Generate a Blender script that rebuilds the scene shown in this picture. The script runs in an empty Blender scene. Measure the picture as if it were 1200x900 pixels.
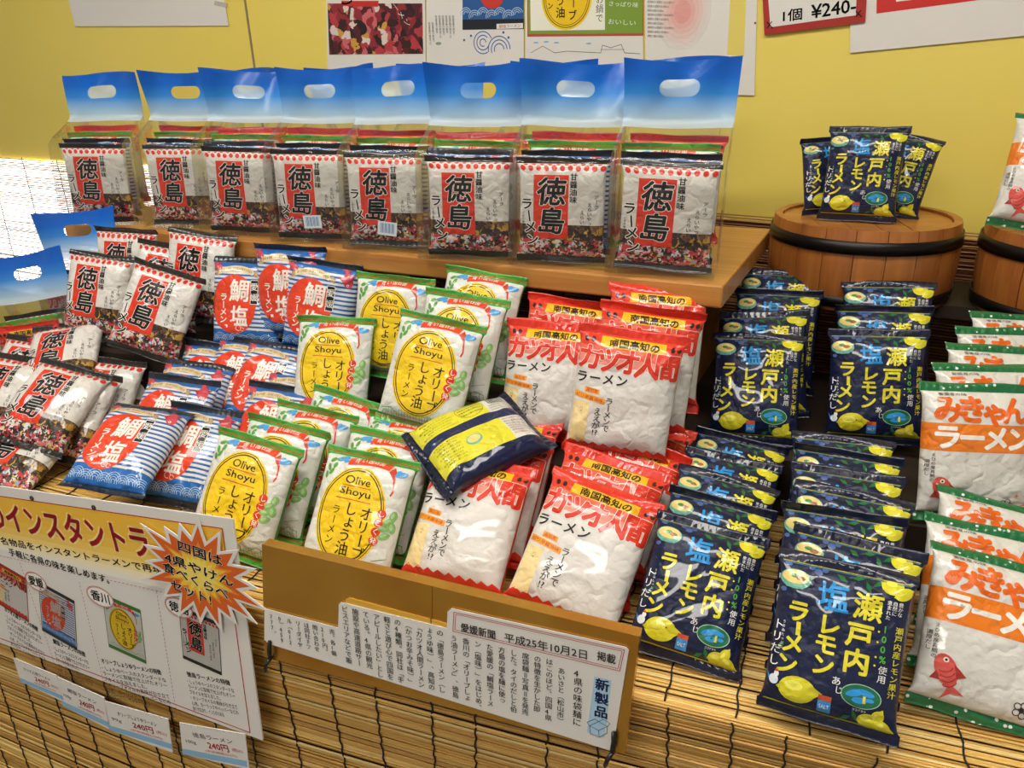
import bpy, bmesh, math, random
import numpy as np
from mathutils import Vector, Matrix

random.seed(7)
rng = np.random.default_rng(7)
SC = bpy.context.scene
COL = SC.collection
R = math.radians

# ------------------------------------------------------------------ camera
CAM_POS = Vector((0, 0, 1.25)); FPX = 900.0
PITCH, YAW, ROLL = R(22.7), R(20.0), R(-1.47)
_f = Vector((-math.sin(YAW)*math.cos(PITCH), math.cos(YAW)*math.cos(PITCH), -math.sin(PITCH)))
_r0 = Vector((math.cos(YAW), math.sin(YAW), 0)); _u0 = _r0.cross(_f)
_r = math.cos(ROLL)*_r0 + math.sin(ROLL)*_u0
_u = -math.sin(ROLL)*_r0 + math.cos(ROLL)*_u0
cd = bpy.data.cameras.new('camera'); cam = bpy.data.objects.new('camera', cd); COL.objects.link(cam)
cd.sensor_width = 36; cd.lens = 36*FPX/1200; cd.clip_start = .02
cam.matrix_world = Matrix.Translation(CAM_POS) @ Matrix((_r, _u, -_f)).transposed().to_4x4()
SC.camera = cam
def ray(px, py): return _f + (px-600)/FPX*_r - (py-450)/FPX*_u

# ------------------------------------------------------------------ world, exposure
w = bpy.data.worlds.new('world'); SC.world = w; w.use_nodes = True
bg = w.node_tree.nodes['Background']; bg.inputs[0].default_value = (1.0, .96, .9, 1); bg.inputs[1].default_value = .36
SC.view_settings.view_transform = 'Standard'; SC.view_settings.look = 'None'
SC.view_settings.gamma = 1; SC.view_settings.use_curve_mapping = False
SC.view_settings.exposure = 0.0
SC.cycles.transparent_max_bounces = 24
LAMP = 20.5        # emission of the ceiling diffusers
WINDOW = 3.2      # emission of the bright pane behind the blind

# ------------------------------------------------------------------ helpers: colours, materials
def srgb(h):
    v = [int(h[i:i+2], 16)/255 for i in (0, 2, 4)]
    return tuple(c/12.92 if c <= .04045 else ((c+.055)/1.055)**2.4 for c in v)
class NT:
    def __init__(s, name):
        s.m = bpy.data.materials.new(name); s.m.use_nodes = True; s.t = s.m.node_tree; s.n = s.t.nodes
        s.p = s.n['Principled BSDF']; s.out = s.n['Material Output']
    def new(s, typ, **k):
        n = s.n.new(typ)
        for a, v in k.items(): setattr(n, a, v)
        return n
    def link(s, a, b): s.t.links.new(a, b)
    def math(s, op, a, b=None, clamp=False):
        n = s.new('ShaderNodeMath', operation=op, use_clamp=clamp)
        for i, v in enumerate((a, b)):
            if v is None: continue
            if isinstance(v, (int, float)): n.inputs[i].default_value = v
            else: s.link(v, n.inputs[i])
        return n.outputs[0]
    def mix(s, fac, a, b):
        n = s.new('ShaderNodeMix', data_type='RGBA')
        for sock, v in ((n.inputs[0], fac), (n.inputs[6], a), (n.inputs[7], b)):
            if isinstance(v, (int, float)): sock.default_value = v
            elif isinstance(v, tuple): sock.default_value = (*v[:3], 1)
            else: s.link(v, sock)
        return n.outputs[2]
    def noise(s, scale, detail=3, vec=None, rough=.5):
        n = s.new('ShaderNodeTexNoise'); n.inputs['Scale'].default_value = scale
        n.inputs['Detail'].default_value = detail; n.inputs['Roughness'].default_value = rough
        if vec is not None: s.link(vec, n.inputs['Vector'])
        return n
    def obj(s):
        return s.new('ShaderNodeTexCoord').outputs['Object']
    def xyz(s, v):
        n = s.new('ShaderNodeSeparateXYZ'); s.link(v, n.inputs[0]); return n.outputs
    def ramp(s, fac, stops, interp='LINEAR'):
        n = s.new('ShaderNodeValToRGB'); cr = n.color_ramp; cr.interpolation = interp
        while len(cr.elements) < len(stops): cr.elements.new(.5)
        for e, (p, c) in zip(cr.elements, stops): e.position = p; e.color = (*c[:3], 1)
        s.link(fac, n.inputs[0]); return n.outputs[0]
    def bump(s, h, strength, dist):
        n = s.new('ShaderNodeBump'); n.inputs['Strength'].default_value = strength; n.inputs['Distance'].default_value = dist
        s.link(h, n.inputs['Height']); s.link(n.outputs[0], s.p.inputs['Normal']); return n
    def set(s, **k):
        for a, v in k.items():
            i = s.p.inputs[a.replace('_', ' ')]
            if isinstance(v, tuple): i.default_value = (*v[:3], 1)
            elif isinstance(v, (int, float)): i.default_value = v
            else: s.link(v, i)
        return s
def plain(name, hexc, rough=.6, **k):
    n = NT(name); n.set(Base_Color=srgb(hexc), Roughness=rough, **k); return n.m
def rand_offset(n):
    """object coordinates, shifted per object so copies crinkle differently"""
    oi = n.new('ShaderNodeObjectInfo'); v = n.new('ShaderNodeVectorMath', operation='ADD'); m = n.math('MULTIPLY', oi.outputs['Random'], 7.0)
    n.link(n.obj(), v.inputs[0]); n.link(m, v.inputs[1]); return v.outputs[0]
def film_finish(n, rough=.24):
    v = rand_offset(n)
    a = n.noise(38, 3, v, .55).outputs[0]; b = n.noise(150, 2, v).outputs[0]
    rg = n.math('ABSOLUTE', n.math('SUBTRACT', n.noise(34, 2, v).outputs[0], .5))
    rg = n.math('MINIMUM', n.math('MULTIPLY', rg, 9.0), 1.0)
    h = n.math('ADD', n.math('ADD', n.math('MULTIPLY', a, 1.0), n.math('MULTIPLY', b, .18)), n.math('MULTIPLY', rg, .38))
    n.bump(h, .7, .004)
    n.set(Roughness=.38, Coat_Weight=.55, Coat_Roughness=.04, Specular_IOR_Level=.3)
def attr_film(name, rough=.24, film=True):
    n = NT(name); a = n.new('ShaderNodeAttribute', attribute_name='Col'); n.link(a.outputs['Color'], n.p.inputs['Base Color'])
    if film: film_finish(n, rough)
    else: n.set(Roughness=rough)
    return n.m
M = {}
M['print_film'] = attr_film('printed_film')
M['print_paper'] = attr_film('printed_paper', .55, False)
M['print_gloss'] = attr_film('laminated_print', .18, False)

# ------------------------------------------------------------------ helpers: objects
def tag(o, label=None, cat=None, group=None, kind=None):
    if label: o['label'] = label
    if cat: o['category'] = cat
    if group: o['group'] = group
    if kind: o['kind'] = kind
    return o
def empty(name, mat=None, parent=None):
    o = bpy.data.objects.new(name, None); o.empty_display_size = .05; COL.objects.link(o)
    if parent: o.parent = parent
    if mat is not None: o.matrix_local = mat
    return o
def mobj(name, me, parent=None, mat=None):
    o = bpy.data.objects.new(name, me); COL.objects.link(o)
    if parent: o.parent = parent
    if mat is not None: o.matrix_local = mat
    return o
def mesh(name, v, f, mat, smooth=False, col=None):
    me = bpy.data.meshes.new(name); me.from_pydata([tuple(map(float, p)) for p in v], [], f)
    if mat: me.materials.append(mat)
    if smooth: me.polygons.foreach_set('use_smooth', [True]*len(me.polygons))
    if col is not None: set_col(me, col)
    me.update(); return me
def set_col(me, face_cols):
    at = me.color_attributes.new('Col', 'FLOAT_COLOR', 'CORNER')
    n = np.zeros(len(me.polygons), int); me.polygons.foreach_get('loop_total', n)
    a = np.ones((len(me.loops), 4)); a[:, :3] = np.repeat(np.asarray(face_cols)[:, :3], n, axis=0)
    at.data.foreach_set('color', a.ravel())
def box_bm(bm, x0, x1, y0, y1, z0, z1, bev=0):
    g = bmesh.ops.create_cube(bm, size=1)['verts']
    for v in g: v.co = ((x0+x1)/2+v.co.x*(x1-x0), (y0+y1)/2+v.co.y*(y1-y0), (z0+z1)/2+v.co.z*(z1-z0))
    if bev: bmesh.ops.bevel(bm, geom=list({e for v in g for e in v.link_edges}), offset=bev, segments=2, affect='EDGES', profile=.5)
def box(name, b, mat, parent=None, bev=0, m4=None):
    bm = bmesh.new(); box_bm(bm, *b, bev); me = bpy.data.meshes.new(name); bm.to_mesh(me); bm.free(); me.materials.append(mat)
    return mobj(name, me, parent, m4)
def tube(name, pts, r, mat, parent=None, seg=6, closed=False):
    pts = [Vector(p) for p in pts]; v, f = [], []; n = len(pts)
    for i, p in enumerate(pts):
        t = (pts[(i+1) % n if closed else min(i+1, n-1)]-pts[i-1 if closed else max(i-1, 0)]).normalized()
        a = t.orthogonal().normalized() if abs(t.z) > .99 or True else None
        a = (Vector((.31, .27, .91))-t*t.dot(Vector((.31, .27, .91)))).normalized(); b = t.cross(a)
        for k in range(seg):
            th = 2*math.pi*k/seg; v.append(p+r*(math.cos(th)*a+math.sin(th)*b))
    for i in range(n if closed else n-1):
        for k in range(seg): f.append((i*seg+k, i*seg+(k+1) % seg, (i+1) % n*seg+(k+1) % seg, (i+1) % n*seg+k))
    if not closed: f += [tuple(range(seg))[::-1], tuple((n-1)*seg+k for k in range(seg))]
    return mobj(name, mesh(name, v, f, mat, True), parent)
def pose(pos, yaw=0, lean=0, roll=0):
    """local x right, y up, z out of the front; lean tips the top backwards"""
    return Matrix.Translation(pos) @ Matrix.Rotation(R(yaw), 4, 'Z') @ Matrix.Rotation(R(90-lean), 4, 'X') @ Matrix.Rotation(R(roll), 4, 'Z')

# ------------------------------------------------------------------ helpers: lettering and flat print
_tc = bpy.data.curves.new('glyph', 'FONT'); _to = bpy.data.objects.new('glyph', _tc); COL.objects.link(_to)
_tc.resolution_u = 2
_gc = {}
def text_mesh(s, bold=0.0):
    k = (s, bold)
    if k not in _gc:
        _tc.body = s; _tc.offset = bold
        dg = bpy.context.evaluated_depsgraph_get(); dg.update()
        me = bpy.data.meshes.new_from_object(_to.evaluated_get(dg))
        v = np.zeros(len(me.vertices)*3); me.vertices.foreach_get('co', v); v = v.reshape(-1, 3)[:, :2]
        _gc[k] = (v, [tuple(p.vertices) for p in me.polygons]); bpy.data.meshes.remove(me)
    return _gc[k]
_v, _ = text_mesh('国'); _EM = (_v[:, 0].max()-_v[:, 0].min())/.83; _EC = (_v.max(0)+_v.min(0))/2
class Canvas:
    """flat print in millimetres, x right, y up, origin in the middle; layers stack towards the viewer"""
    def __init__(s): s.v = []; s.f = []; s.c = []
    def raw(s, v, faces, col, layer):
        o = len(s.v); v = [(float(a), float(b)) for a, b in v]; s.v += [(a, b, layer) for a, b in v]
        for f in faces:                                   # every piece faces the viewer
            ar = sum(v[f[i-1]][0]*v[f[i]][1]-v[f[i]][0]*v[f[i-1]][1] for i in range(len(f)))
            s.f.append(tuple(i+o for i in (f if ar > 0 else f[::-1])))
        s.c += [col]*len(faces)
    def poly(s, pts, col, layer=0): s.raw(pts, [tuple(range(len(pts)))], srgb(col) if isinstance(col, str) else col, layer)
    def rect(s, x0, y0, x1, y1, col, layer=0): s.poly([(x0, y0), (x1, y0), (x1, y1), (x0, y1)], col, layer)
    def ell(s, cx, cy, rx, ry, col, layer=0, n=28, rot=0):
        c, q = math.cos(R(rot)), math.sin(R(rot)); p = []
        for i in range(n):
            a = 2*math.pi*i/n; x, y = rx*math.cos(a), ry*math.sin(a); p.append((cx+c*x-q*y, cy+q*x+c*y))
        s.poly(p, col, layer)
    def ring(s, cx, cy, rx, ry, wd, col, layer=0, a0=0, a1=360, n=32):
        v, f = [], []
        for i in range(n+1):
            a = R(a0+(a1-a0)*i/n); v += [(cx+rx*math.cos(a), cy+ry*math.sin(a)), (cx+(rx-wd)*math.cos(a), cy+(ry-wd)*math.sin(a))]
            if i: f.append((2*i-2, 2*i, 2*i+1, 2*i-1))
        s.raw(v, f, srgb(col), layer)
    def line(s, pts, wd, col, layer=0):
        for (x0, y0), (x1, y1) in zip(pts, pts[1:]):
            d = math.hypot(x1-x0, y1-y0) or 1; nx, ny = -(y1-y0)/d*wd/2, (x1-x0)/d*wd/2
            s.poly([(x0-nx, y0-ny), (x1-nx, y1-ny), (x1+nx, y1+ny), (x0+nx, y0+ny)], col, layer)
    def star(s, cx, cy, r0, r1, n, col, layer=0, jit=0, rot=0, sy=1):
        p = []
        for i in range(2*n):
            r = (r1 if i % 2 else r0*(1+random.uniform(-jit, jit))); a = math.pi*i/n+R(rot); p.append((cx+r*math.cos(a), cy+r*math.sin(a)*sy))
        o = [(cx, cy)]+p
        s.raw(o, [(0, 1+i, 1+(i+1) % (2*n)) for i in range(2*n)], srgb(col), layer)
    def text(s, t, cx, cy, wd, ht, col, layer=3, bold=0.0, rot=0):
        """a horizontal line of writing fitted to a box"""
        if bold:
            for a in range(4): s.text(t, cx+bold*ht*math.cos(a*1.571+.785), cy+bold*ht*math.sin(a*1.571+.785), wd, ht, col, layer, 0, rot)
            return
        v, f = text_mesh(t); lo, hi = v.min(0), v.max(0); q = (v-(lo+hi)/2)/(hi-lo)*np.array([wd, ht])
        c, n = math.cos(R(rot)), math.sin(R(rot)); q = np.stack([cx+c*q[:, 0]-n*q[:, 1], cy+n*q[:, 0]+c*q[:, 1]], 1)
        s.raw(q, f, srgb(col), layer)
    def glyph(s, ch, cx, cy, size, col, layer=3, bold=0.0, rot=0, sx=1, shear=0):
        if bold:                                        # heavier strokes: the glyph stamped around its place
            k = 8 if bold > .04 else 5 if bold > .012 else 2
            for a in range(k): s.glyph(ch, cx+bold*size*math.cos(a*2*math.pi/k+.4), cy+bold*size*math.sin(a*2*math.pi/k+.4), size, col, layer, 0, rot, sx, shear)
        v, f = text_mesh(ch); q = (v-_EC)/_EM*size*np.array([sx, 1]); q[:, 0] += shear*q[:, 1]
        c, n = math.cos(R(rot)), math.sin(R(rot)); q = np.stack([cx+c*q[:, 0]-n*q[:, 1], cy+n*q[:, 0]+c*q[:, 1]], 1)
        s.raw(q, f, srgb(col), layer)
    def column(s, t, cx, ytop, size, col, layer=3, bold=0.0, pitch=None, dx=0):
        """vertical Japanese writing"""
        pitch = pitch or size
        for i, ch in enumerate(t):
            if ch == ' ': continue
            y = ytop-pitch*(i+.5); x = cx+dx*i
            if ch in 'ー（）「」＝()～': s.glyph(ch, x, y, size, col, layer, bold, rot=-90)
            elif ch in '、。': s.glyph(ch, x+size*.55, y+size*.55, size, col, layer, bold)
            elif ch in 'っょゃ': s.glyph(ch, x+size*.08, y+size*.08, size, col, layer, bold)
            else: s.glyph(ch, x, y, size, col, layer, bold)
    def merge(s, o, cx, cy, k, rot=0, layer=0, kx=None, dim=1.0):
        c, n = math.cos(R(rot)), math.sin(R(rot)); b = len(s.v); kx = kx or k
        s.v += [(cx+c*x*kx-n*y*k, cy+n*x*kx+c*y*k, layer+z) for x, y, z in o.v]
        s.f += [tuple(i+b for i in f) for f in o.f]; s.c += [tuple(q*dim for q in c2) for c2 in o.c]
    def flat(s, name, mat, parent=None, m4=None, step=.12):
        v = np.array(s.v); v3 = np.stack([v[:, 0], v[:, 1], .15+v[:, 2]*step], 1)/1000
        return mobj(name, mesh(name, v3, s.f, mat, False, s.c), parent, m4)

# ------------------------------------------------------------------ helpers: bamboo blinds
def blind_mesh(name, x0, x1, y0, y1, pitch, rad, mat, tones, seg=26, wob=.0006):
    rows = int((y1-y0)/pitch); V, Fc, C = [], [], []; K = 5; b = 0
    xs = np.linspace(x0, x1, seg+1)
    for i in range(rows):
        yc = y0+(i+.5)*pitch+rng.normal(0, pitch*.08); r = rad*rng.uniform(.72, 1.12)
        ph = rng.uniform(0, 6, 3); wy = wob*(np.sin(xs*3.1+ph[0])+.7*np.sin(xs*11+ph[1])); zz = .0008*rng.normal()+.0005*np.sin(xs*7+ph[2])
        for k in range(K):
            a = 2*math.pi*k/K+.3
            V.append(np.stack([xs, yc+wy+r*math.cos(a), zz+r*.75*math.sin(a)], 1))
        col = tones[rng.integers(len(tones))]; col = np.array(col)*rng.uniform(.8, 1.12)
        n = seg+1
        for k in range(K):
            k2 = (k+1) % K
            for j in range(seg):
                Fc.append((b+k*n+j, b+k*n+j+1, b+k2*n+j+1, b+k2*n+j)); C.append(col)
        b += K*n
    return mesh(name, np.concatenate(V), Fc, mat, True, np.array(C))
def bamboo_mat(name, rough=.45):
    n = NT(name); a = n.new('ShaderNodeAttribute', attribute_name='Col')
    v = n.obj(); mp = n.new('ShaderNodeMapping'); mp.inputs['Scale'].default_value = (6, 260, 60); n.link(v, mp.inputs['Vector'])
    z = n.noise(1.0, 4, mp.outputs[0]).outputs[0]
    mp2 = n.new('ShaderNodeMapping'); mp2.inputs['Scale'].default_value = (14, 300, 1); n.link(v, mp2.inputs['Vector'])
    z2 = n.noise(1.0, 2, mp2.outputs[0]).outputs[0]
    d = n.ramp(z, [(.22, (.78, .68, .5)), (.42, (1, 1, 1)), (.75, (1.0, .93, .76))])
    d2 = n.ramp(z2, [(.26, (.5, .36, .22)), (.36, (1, 1, 1))])
    mu = n.new('ShaderNodeMix', data_type='RGBA', blend_type='MULTIPLY'); mu.inputs[0].default_value = 1
    n.link(a.outputs['Color'], mu.inputs[6]); n.link(d, mu.inputs[7])
    mv = n.new('ShaderNodeMix', data_type='RGBA', blend_type='MULTIPLY'); mv.inputs[0].default_value = .75
    n.link(mu.outputs[2], mv.inputs[6]); n.link(d2, mv.inputs[7])
    n.set(Base_Color=mv.outputs[2], Roughness=rough); return n.m
M['bamboo'] = bamboo_mat('split_bamboo')
M['thread'] = plain('black_cotton_thread', '241a14', .8)
def wood_mat(name, a, b, axis='x', scale=1.0, rough=.42):
    n = NT(name); v = rand_offset(n); mp = n.new('ShaderNodeMapping')
    s = {'x': (2.5, 38, 38), 'y': (38, 2.5, 38), 'z': (38, 38, 2.5)}[axis]; mp.inputs['Scale'].default_value = tuple(q*scale for q in s)
    n.link(v, mp.inputs['Vector']); z = n.noise(1, 5, mp.outputs[0], .6); z.inputs['Distortion'].default_value = .6
    c = n.ramp(z.outputs[0], [(.25, srgb(a)), (.75, srgb(b))]); n.set(Base_Color=c, Roughness=rough, Coat_Weight=.25, Coat_Roughness=.2)
    n.bump(z.outputs[0], .2, .001); return n.m
M['shelf_wood'] = wood_mat('varnished_pine', 'a8682a', 'd0974c', 'x')
M['tub_wood'] = wood_mat('varnished_cedar', '8a4a1c', 'b87432', 'z')
M['lid_wood'] = wood_mat('varnished_lid', '93561f', 'c08038', 'x')
M['hoop'] = plain('black_iron_hoop', '1f1b18', .38, Metallic=.6)
M['dark_board'] = plain('dark_painted_board', '2a1d12', .7)
M['white_paper'] = plain('white_paper', 'dedad2', .55)
M['black_plastic'] = plain('black_plastic', '15130f', .35)

# ================================================================== the setting
def wall_paint():
    n = NT('yellow_wall_paint'); z = n.noise(2.0, 3, n.obj()).outputs[0]
    n.set(Base_Color=n.ramp(z, [(.3, srgb('e7d05c')), (.7, srgb('ebd566'))]), Roughness=.5)
    n.bump(n.noise(220, 2, n.obj()).outputs[0], .06, .001); return n.m
WA = -math.degrees(math.atan(.1)); W0 = Vector((0, 1.56, 0))
WEX = Vector((1, -.1, 0)).normalized(); WN = Vector((-.1, -1, 0)).normalized()
def wall_uv(px, py):
    d = ray(px, py); t = (W0-CAM_POS).dot(WN)/d.dot(WN); p = CAM_POS+t*d; return (p-W0).dot(WEX), p.z
def wall_pose(u, z, off=.002, roll=0): return pose(W0+WEX*u+WN*off+Vector((0, 0, z)), WA, 0, roll)
def struct(o): o['kind'] = 'structure'; return o
n = NT('concrete_floor'); n.set(Base_Color=n.ramp(n.noise(6, 5, n.obj()).outputs[0], [(.3, srgb('6f675c')), (.7, srgb('857c6e'))]), Roughness=.5)
struct(box('floor', (-4, 3, -2.5, 2.2, -.05, 0), n.m))
struct(box('wall_back', (-3.4, 2.2, -.1, 0, 0, 2.6), wall_paint(), None, 0,
           Matrix.Translation(W0) @ Matrix.Rotation(R(WA), 4, 'Z') @ Matrix.Translation((0, .1, 0))))
struct(box('ceiling', (-4, 3, -2.5, 2.2, 2.6, 2.65), plain('ceiling_grey', '8f8b84', .8)))
# joint between two wall boards
o = struct(box('trim_1', (-.0025, .0025, 1.05, 2.5, 0, .002), plain('wall_joint', '8d7a5c', .6), None, 0, wall_pose(wall_uv(293, 40)[0], 0, .0)))
# ceiling lights
def emit(name, col, s):
    n = NT(name); n.set(Base_Color=col, Emission_Color=col, Emission_Strength=s); return n.m
EM = emit('lamp_diffuser', (1, .955, .88), LAMP)
for i, (x, y, lb) in enumerate([(-1.25, .35, 'left'), (.15, .35, 'right'), (-.55, -1.0, 'rear')]):
    e = empty('ceiling_light', Matrix.Translation((x, y, 2.6)))
    tag(e, ['white ceiling light above the left side of the stall', 'white ceiling light above the right side of the stall', 'white ceiling light behind the photographer'][i], 'ceiling light', 'ceiling lights')
    box('housing', (-.64, .64, -.17, .17, -.05, 0), M['white_paper'], e, .004)
    box('diffuser', (-.61, .61, -.14, .14, -.058, -.05), EM, e)

# ------------------------------------------------------------------ table, risers, blinds
TZ, TY = .64, .615
def bend(x): return .06*np.log1p(np.exp((-.66-np.asarray(x))*30))/30     # the left end of the stall recedes
def bend_mesh(me, axis, sgn):
    v = np.zeros(len(me.vertices)*3); me.vertices.foreach_get('co', v); v = v.reshape(-1, 3); v[:, axis] += sgn*bend(v[:, 0]); me.vertices.foreach_set('co', v.ravel()); me.update(); return me
tb = empty('display_table', Matrix.Translation((-.55, .9, 0)))
tag(tb, 'dark display table hidden under bamboo blinds', 'table')
def bent_box(name, x0, x1, y0, y1, z0, z1, both):
    xs = np.linspace(x0, x1, 25); v = []; f = []
    for x in xs:
        d = float(bend(x-.55)); e = d if both else 0
        v += [(x, y0+d, z0), (x, y1+e, z0), (x, y1+e, z1), (x, y0+d, z1)]
    for i in range(24):
        for k in range(4): f.append((i*4+k, i*4+(k+1) % 4, i*4+4+(k+1) % 4, i*4+4+k))
    f += [(3, 2, 1, 0), (96, 97, 98, 99)]
    return mobj(name, mesh(name, v, f, M['dark_board']), tb)
bent_box('tabletop', -1.4, 1.33, TY-.9+.002, .46, TZ-.04, TZ-.004, False)
bent_box('front_panel', -1.4, 1.33, TY-.9+.002, TY-.88, .05, TZ-.04, True)
for x in (-1.38, 1.27):
    for y in ((.02 if x < 0 else -.25), .40): box('leg', (x, x+.05, y, y+.05, 0, TZ-.04), M['dark_board'], tb)
BT = [srgb(c) for c in ('e6c070', 'd9aa55', 'eed28a', 'cd9c50', 'e2b864', 'd6a855', 'bd8e42')]
def threads(par, xs, y0, y1, zoff, pitch, mode=0):
    for x in xs:
        pts = []; k = int((y1-y0)/pitch)
        for i in range(k+1): pts.append((x+.0011*math.sin(i*1.1+x*40)+random.uniform(-.0005, .0005)+.003*math.sin(i*.06+x*9), y0+(y1-y0)*i/k+(bend(x) if mode == 2 else 0), zoff+.0004*(i % 2)-(bend(x) if mode == 1 else 0)))
        tube('binding_thread', pts, .0011, M['thread'], par, 5)
b1 = empty('bamboo_blind', pose((0, TY-.004, 0), 0, 0))
tag(b1, 'split bamboo blind hanging down the front of the table', 'blind')
s = mobj('slats', bend_mesh(blind_mesh('front_slats', -2.15, .9, .01, TZ+.001, .0036, .0021, M['bamboo'], BT, 44, .0005), 2, -1), b1); s['kind'] = 'stuff'
threads(b1, np.arange(-1.9, .78, .068)+rng.normal(0, .006, len(np.arange(-1.9, .78, .068))), .01, TZ, .0022, .0036, 1)
b2 = empty('bamboo_blind', Matrix.Translation((0, 0, TZ)))
tag(b2, 'split bamboo blind laid flat over the tabletop under the packs', 'blind')
s = mobj('slats', bend_mesh(blind_mesh('top_slats', -1.95, .78, TY-.004, 1.06, .0036, .0021, M['bamboo'], BT, 44, .0005), 1, 1), b2); s['kind'] = 'stuff'
threads(b2, np.arange(-1.9, .78, .068), TY, 1.06, .0022, .0072, 2)
for xa, xb, ya, yb, zt, lb in ((-1.6, -1.205, 1.075, 1.36, .732, 'low dark riser box under the leaning carrier bags'), (-1.2, -.725, .985, 1.36, .732, 'low dark riser box at the left under white packs'), (-.72, -.12, .905, 1.36, .732, 'low dark riser box under the upper olive and red packs'), (-.115, .168, 1.01, 1.36, .732, 'low dark riser box under the upper navy packs'),
                               (.172, .72, .885, 1.36, .732, 'low dark riser box under the upper orange packs')):
    rz = empty('display_riser', Matrix.Translation(((xa+xb)/2, ya, TZ+.004))); tag(rz, lb, 'riser', 'riser boxes'); hw = (xb-xa)/2
    box('top_board', (-hw, hw, 0, yb-ya, zt-.018-TZ-.004, zt-TZ-.004), M['dark_board'], rz)
    box('front_board', (-hw, hw, 0, .015, 0, zt-.018-TZ-.004), M['dark_board'], rz)
    for q in (-hw, hw-.015): box('side_board', (q, q+.015, .015, yb-ya, 0, zt-.018-TZ-.004), M['dark_board'], rz)
rz = empty('display_riser', Matrix.Translation((-1.05, .99, .733))); tag(rz, 'upper dark riser step under the standing striped and white packs', 'riser', 'riser boxes')
box('top_board', (-.14, .38, 0, .15, .036, .048), M['dark_board'], rz); box('front_board', (-.14, .38, 0, .012, 0, .036), M['dark_board'], rz)
# tub stand behind the navy packs
RB = .884
rb = empty('tub_stand', Matrix.Translation((.28, 1.38, 0)))
tag(rb, 'dark low stand under the wooden tubs', 'stand')
box('top_board', (-.26, .36, -.07, .09, RB-.02, RB), M['dark_board'], rb)
for x in (-.24, .32): box('leg', (x, x+.03, -.01, .085, .734, RB-.02), M['dark_board'], rb)
# wooden shelf of the carrier bags
SZ = .968
SA = -6.5
sh = empty('wooden_shelf', Matrix.Translation((-.055, 1.0, 0)) @ Matrix.Rotation(R(SA), 4, 'Z'))
tag(sh, 'long varnished wooden shelf bench carrying the clear carrier bags', 'shelf')
box('shelf_board', (-1.36, -.02, .03, .43, SZ-.032, SZ), M['shelf_wood'], sh, .003)
for x in (-1.33, -.8, -.12): box('support', (x, x+.03, .22, .4, .732, SZ-.032), M['shelf_wood'], sh)
# blind on the wall below the yellow boards, bright pane behind its left end
u0, z0 = wall_uv(20, 183); u1, z1 = wall_uv(1140, 267)
ang = math.degrees(math.atan2(z1-z0, u1-u0))
wb = empty('bamboo_blind', wall_pose(u0, z0, .012, ang))
tag(wb, 'thin bamboo blind along the wall below the yellow boards', 'blind')
WT = [srgb(c) for c in ('a8743c', '8f5a30', 'b98a52')]
s = mobj('slats', blind_mesh('wall_slats', -.7, 3.5, -.45, 0, .0058, .0017, M['bamboo'], WT, 34), wb); s['kind'] = 'stuff'
threads(wb, np.arange(-.6, 3.4, .16), -.45, 0, .002, .0116)
win = empty('window_1', wall_pose(u0, z0-.22, .002)); win['kind'] = 'structure'
box('pane', (-.8, .62, -.22, .21, 0, .003), emit('bright_window_pane', (1, .99, .97), WINDOW), win)
nn = NT('reed_backing'); nn.set(Base_Color=srgb('6a3a2a'), Roughness=.7)
struct(box('trim_2', (.62, 3.6, -.45, -.02, -.011, -.008), nn.m, None, 0, wall_pose(u0, z0, .012, ang)))

# ================================================================== noodle packs
PW, PH, PT, FIN = .122, .165, .036, .011          # body width, full height, thickness, seal depth
HB = PH/2-FIN
SG = np.concatenate([[-1, -.992, -.975], np.linspace(-.95, .95, 29), [.975, .992, 1]])
YG = np.concatenate([[-HB, -HB*.992, -HB*.975], np.linspace(-HB*.95, HB*.95, 33), [HB*.975, HB*.992, HB]])
def wrinkler(seed):
    g = np.random.default_rng(seed); ks = []
    for i in range(9):
        k = g.uniform(45, 210); a = g.uniform(0, math.pi); ks.append((k*math.cos(a), k*math.sin(a), g.uniform(0, 6.3), .045/k*g.uniform(.5, 1.2)))
    cr = []
    for i in range(7):
        sx, sy = g.choice([-1, 1]), g.choice([-1, 1]); p = np.array([sx*g.uniform(.02, .06), sy*g.uniform(.045, .07)])
        d = np.array([-sx*g.uniform(.2, 1), -sy*g.uniform(.3, 1)]); d /= np.linalg.norm(d)
        cr.append((p, d, g.uniform(.02, .05), g.choice([-1, 1])*g.uniform(.0009, .0019), g.uniform(.0035, .006)))
    fold = g.uniform(0, 6, 4); amp = g.uniform(.6, 1.2, 2)
    def wr(x, y):
        z = sum(A*np.sin(kx*x+ky*y+p) for kx, ky, p, A in ks)
        for p, d, L, A, wd in cr:
            t = (x-p[0])*d[0]+(y-p[1])*d[1]; q = (x-p[0])*d[1]-(y-p[1])*d[0]
            z = z+A*np.exp(-(q/wd)**2)*np.clip(np.minimum(t/.008, (L-t)/.015), 0, 1)
        t = y/HB
        z = z+np.abs(t)**5*np.where(t > 0, amp[0], amp[1])*.0017*(np.sin(x*170+fold[0]+np.where(t > 0, 0, 2))+.6*np.sin(x*330+fold[1]))
        return z
    return wr
def pouch_fn(wr):
    def fn(s, y, side=1):
        t = np.clip(np.abs(y)/HB, 0, 1); d = (1-t**4.5)**.62
        wd = PW+.011*(1-d)**1.6
        e = (1-np.clip(np.abs(s), 0, 1)**5)**.5
        x = s*wd/2
        z = side*PT/2*d*e*(1+.10*np.cos(s*1.5)*np.cos(t*1.5))
        z = z+wr(x+(0 if side > 0 else .3), y)*np.clip(e*1.6-.1, 0, 1)*np.clip((1-t)*14, 0, 1)*(1 if side > 0 else .8)
        return np.stack([x, y+PH/2, z+0*x], -1)
    return fn
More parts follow.
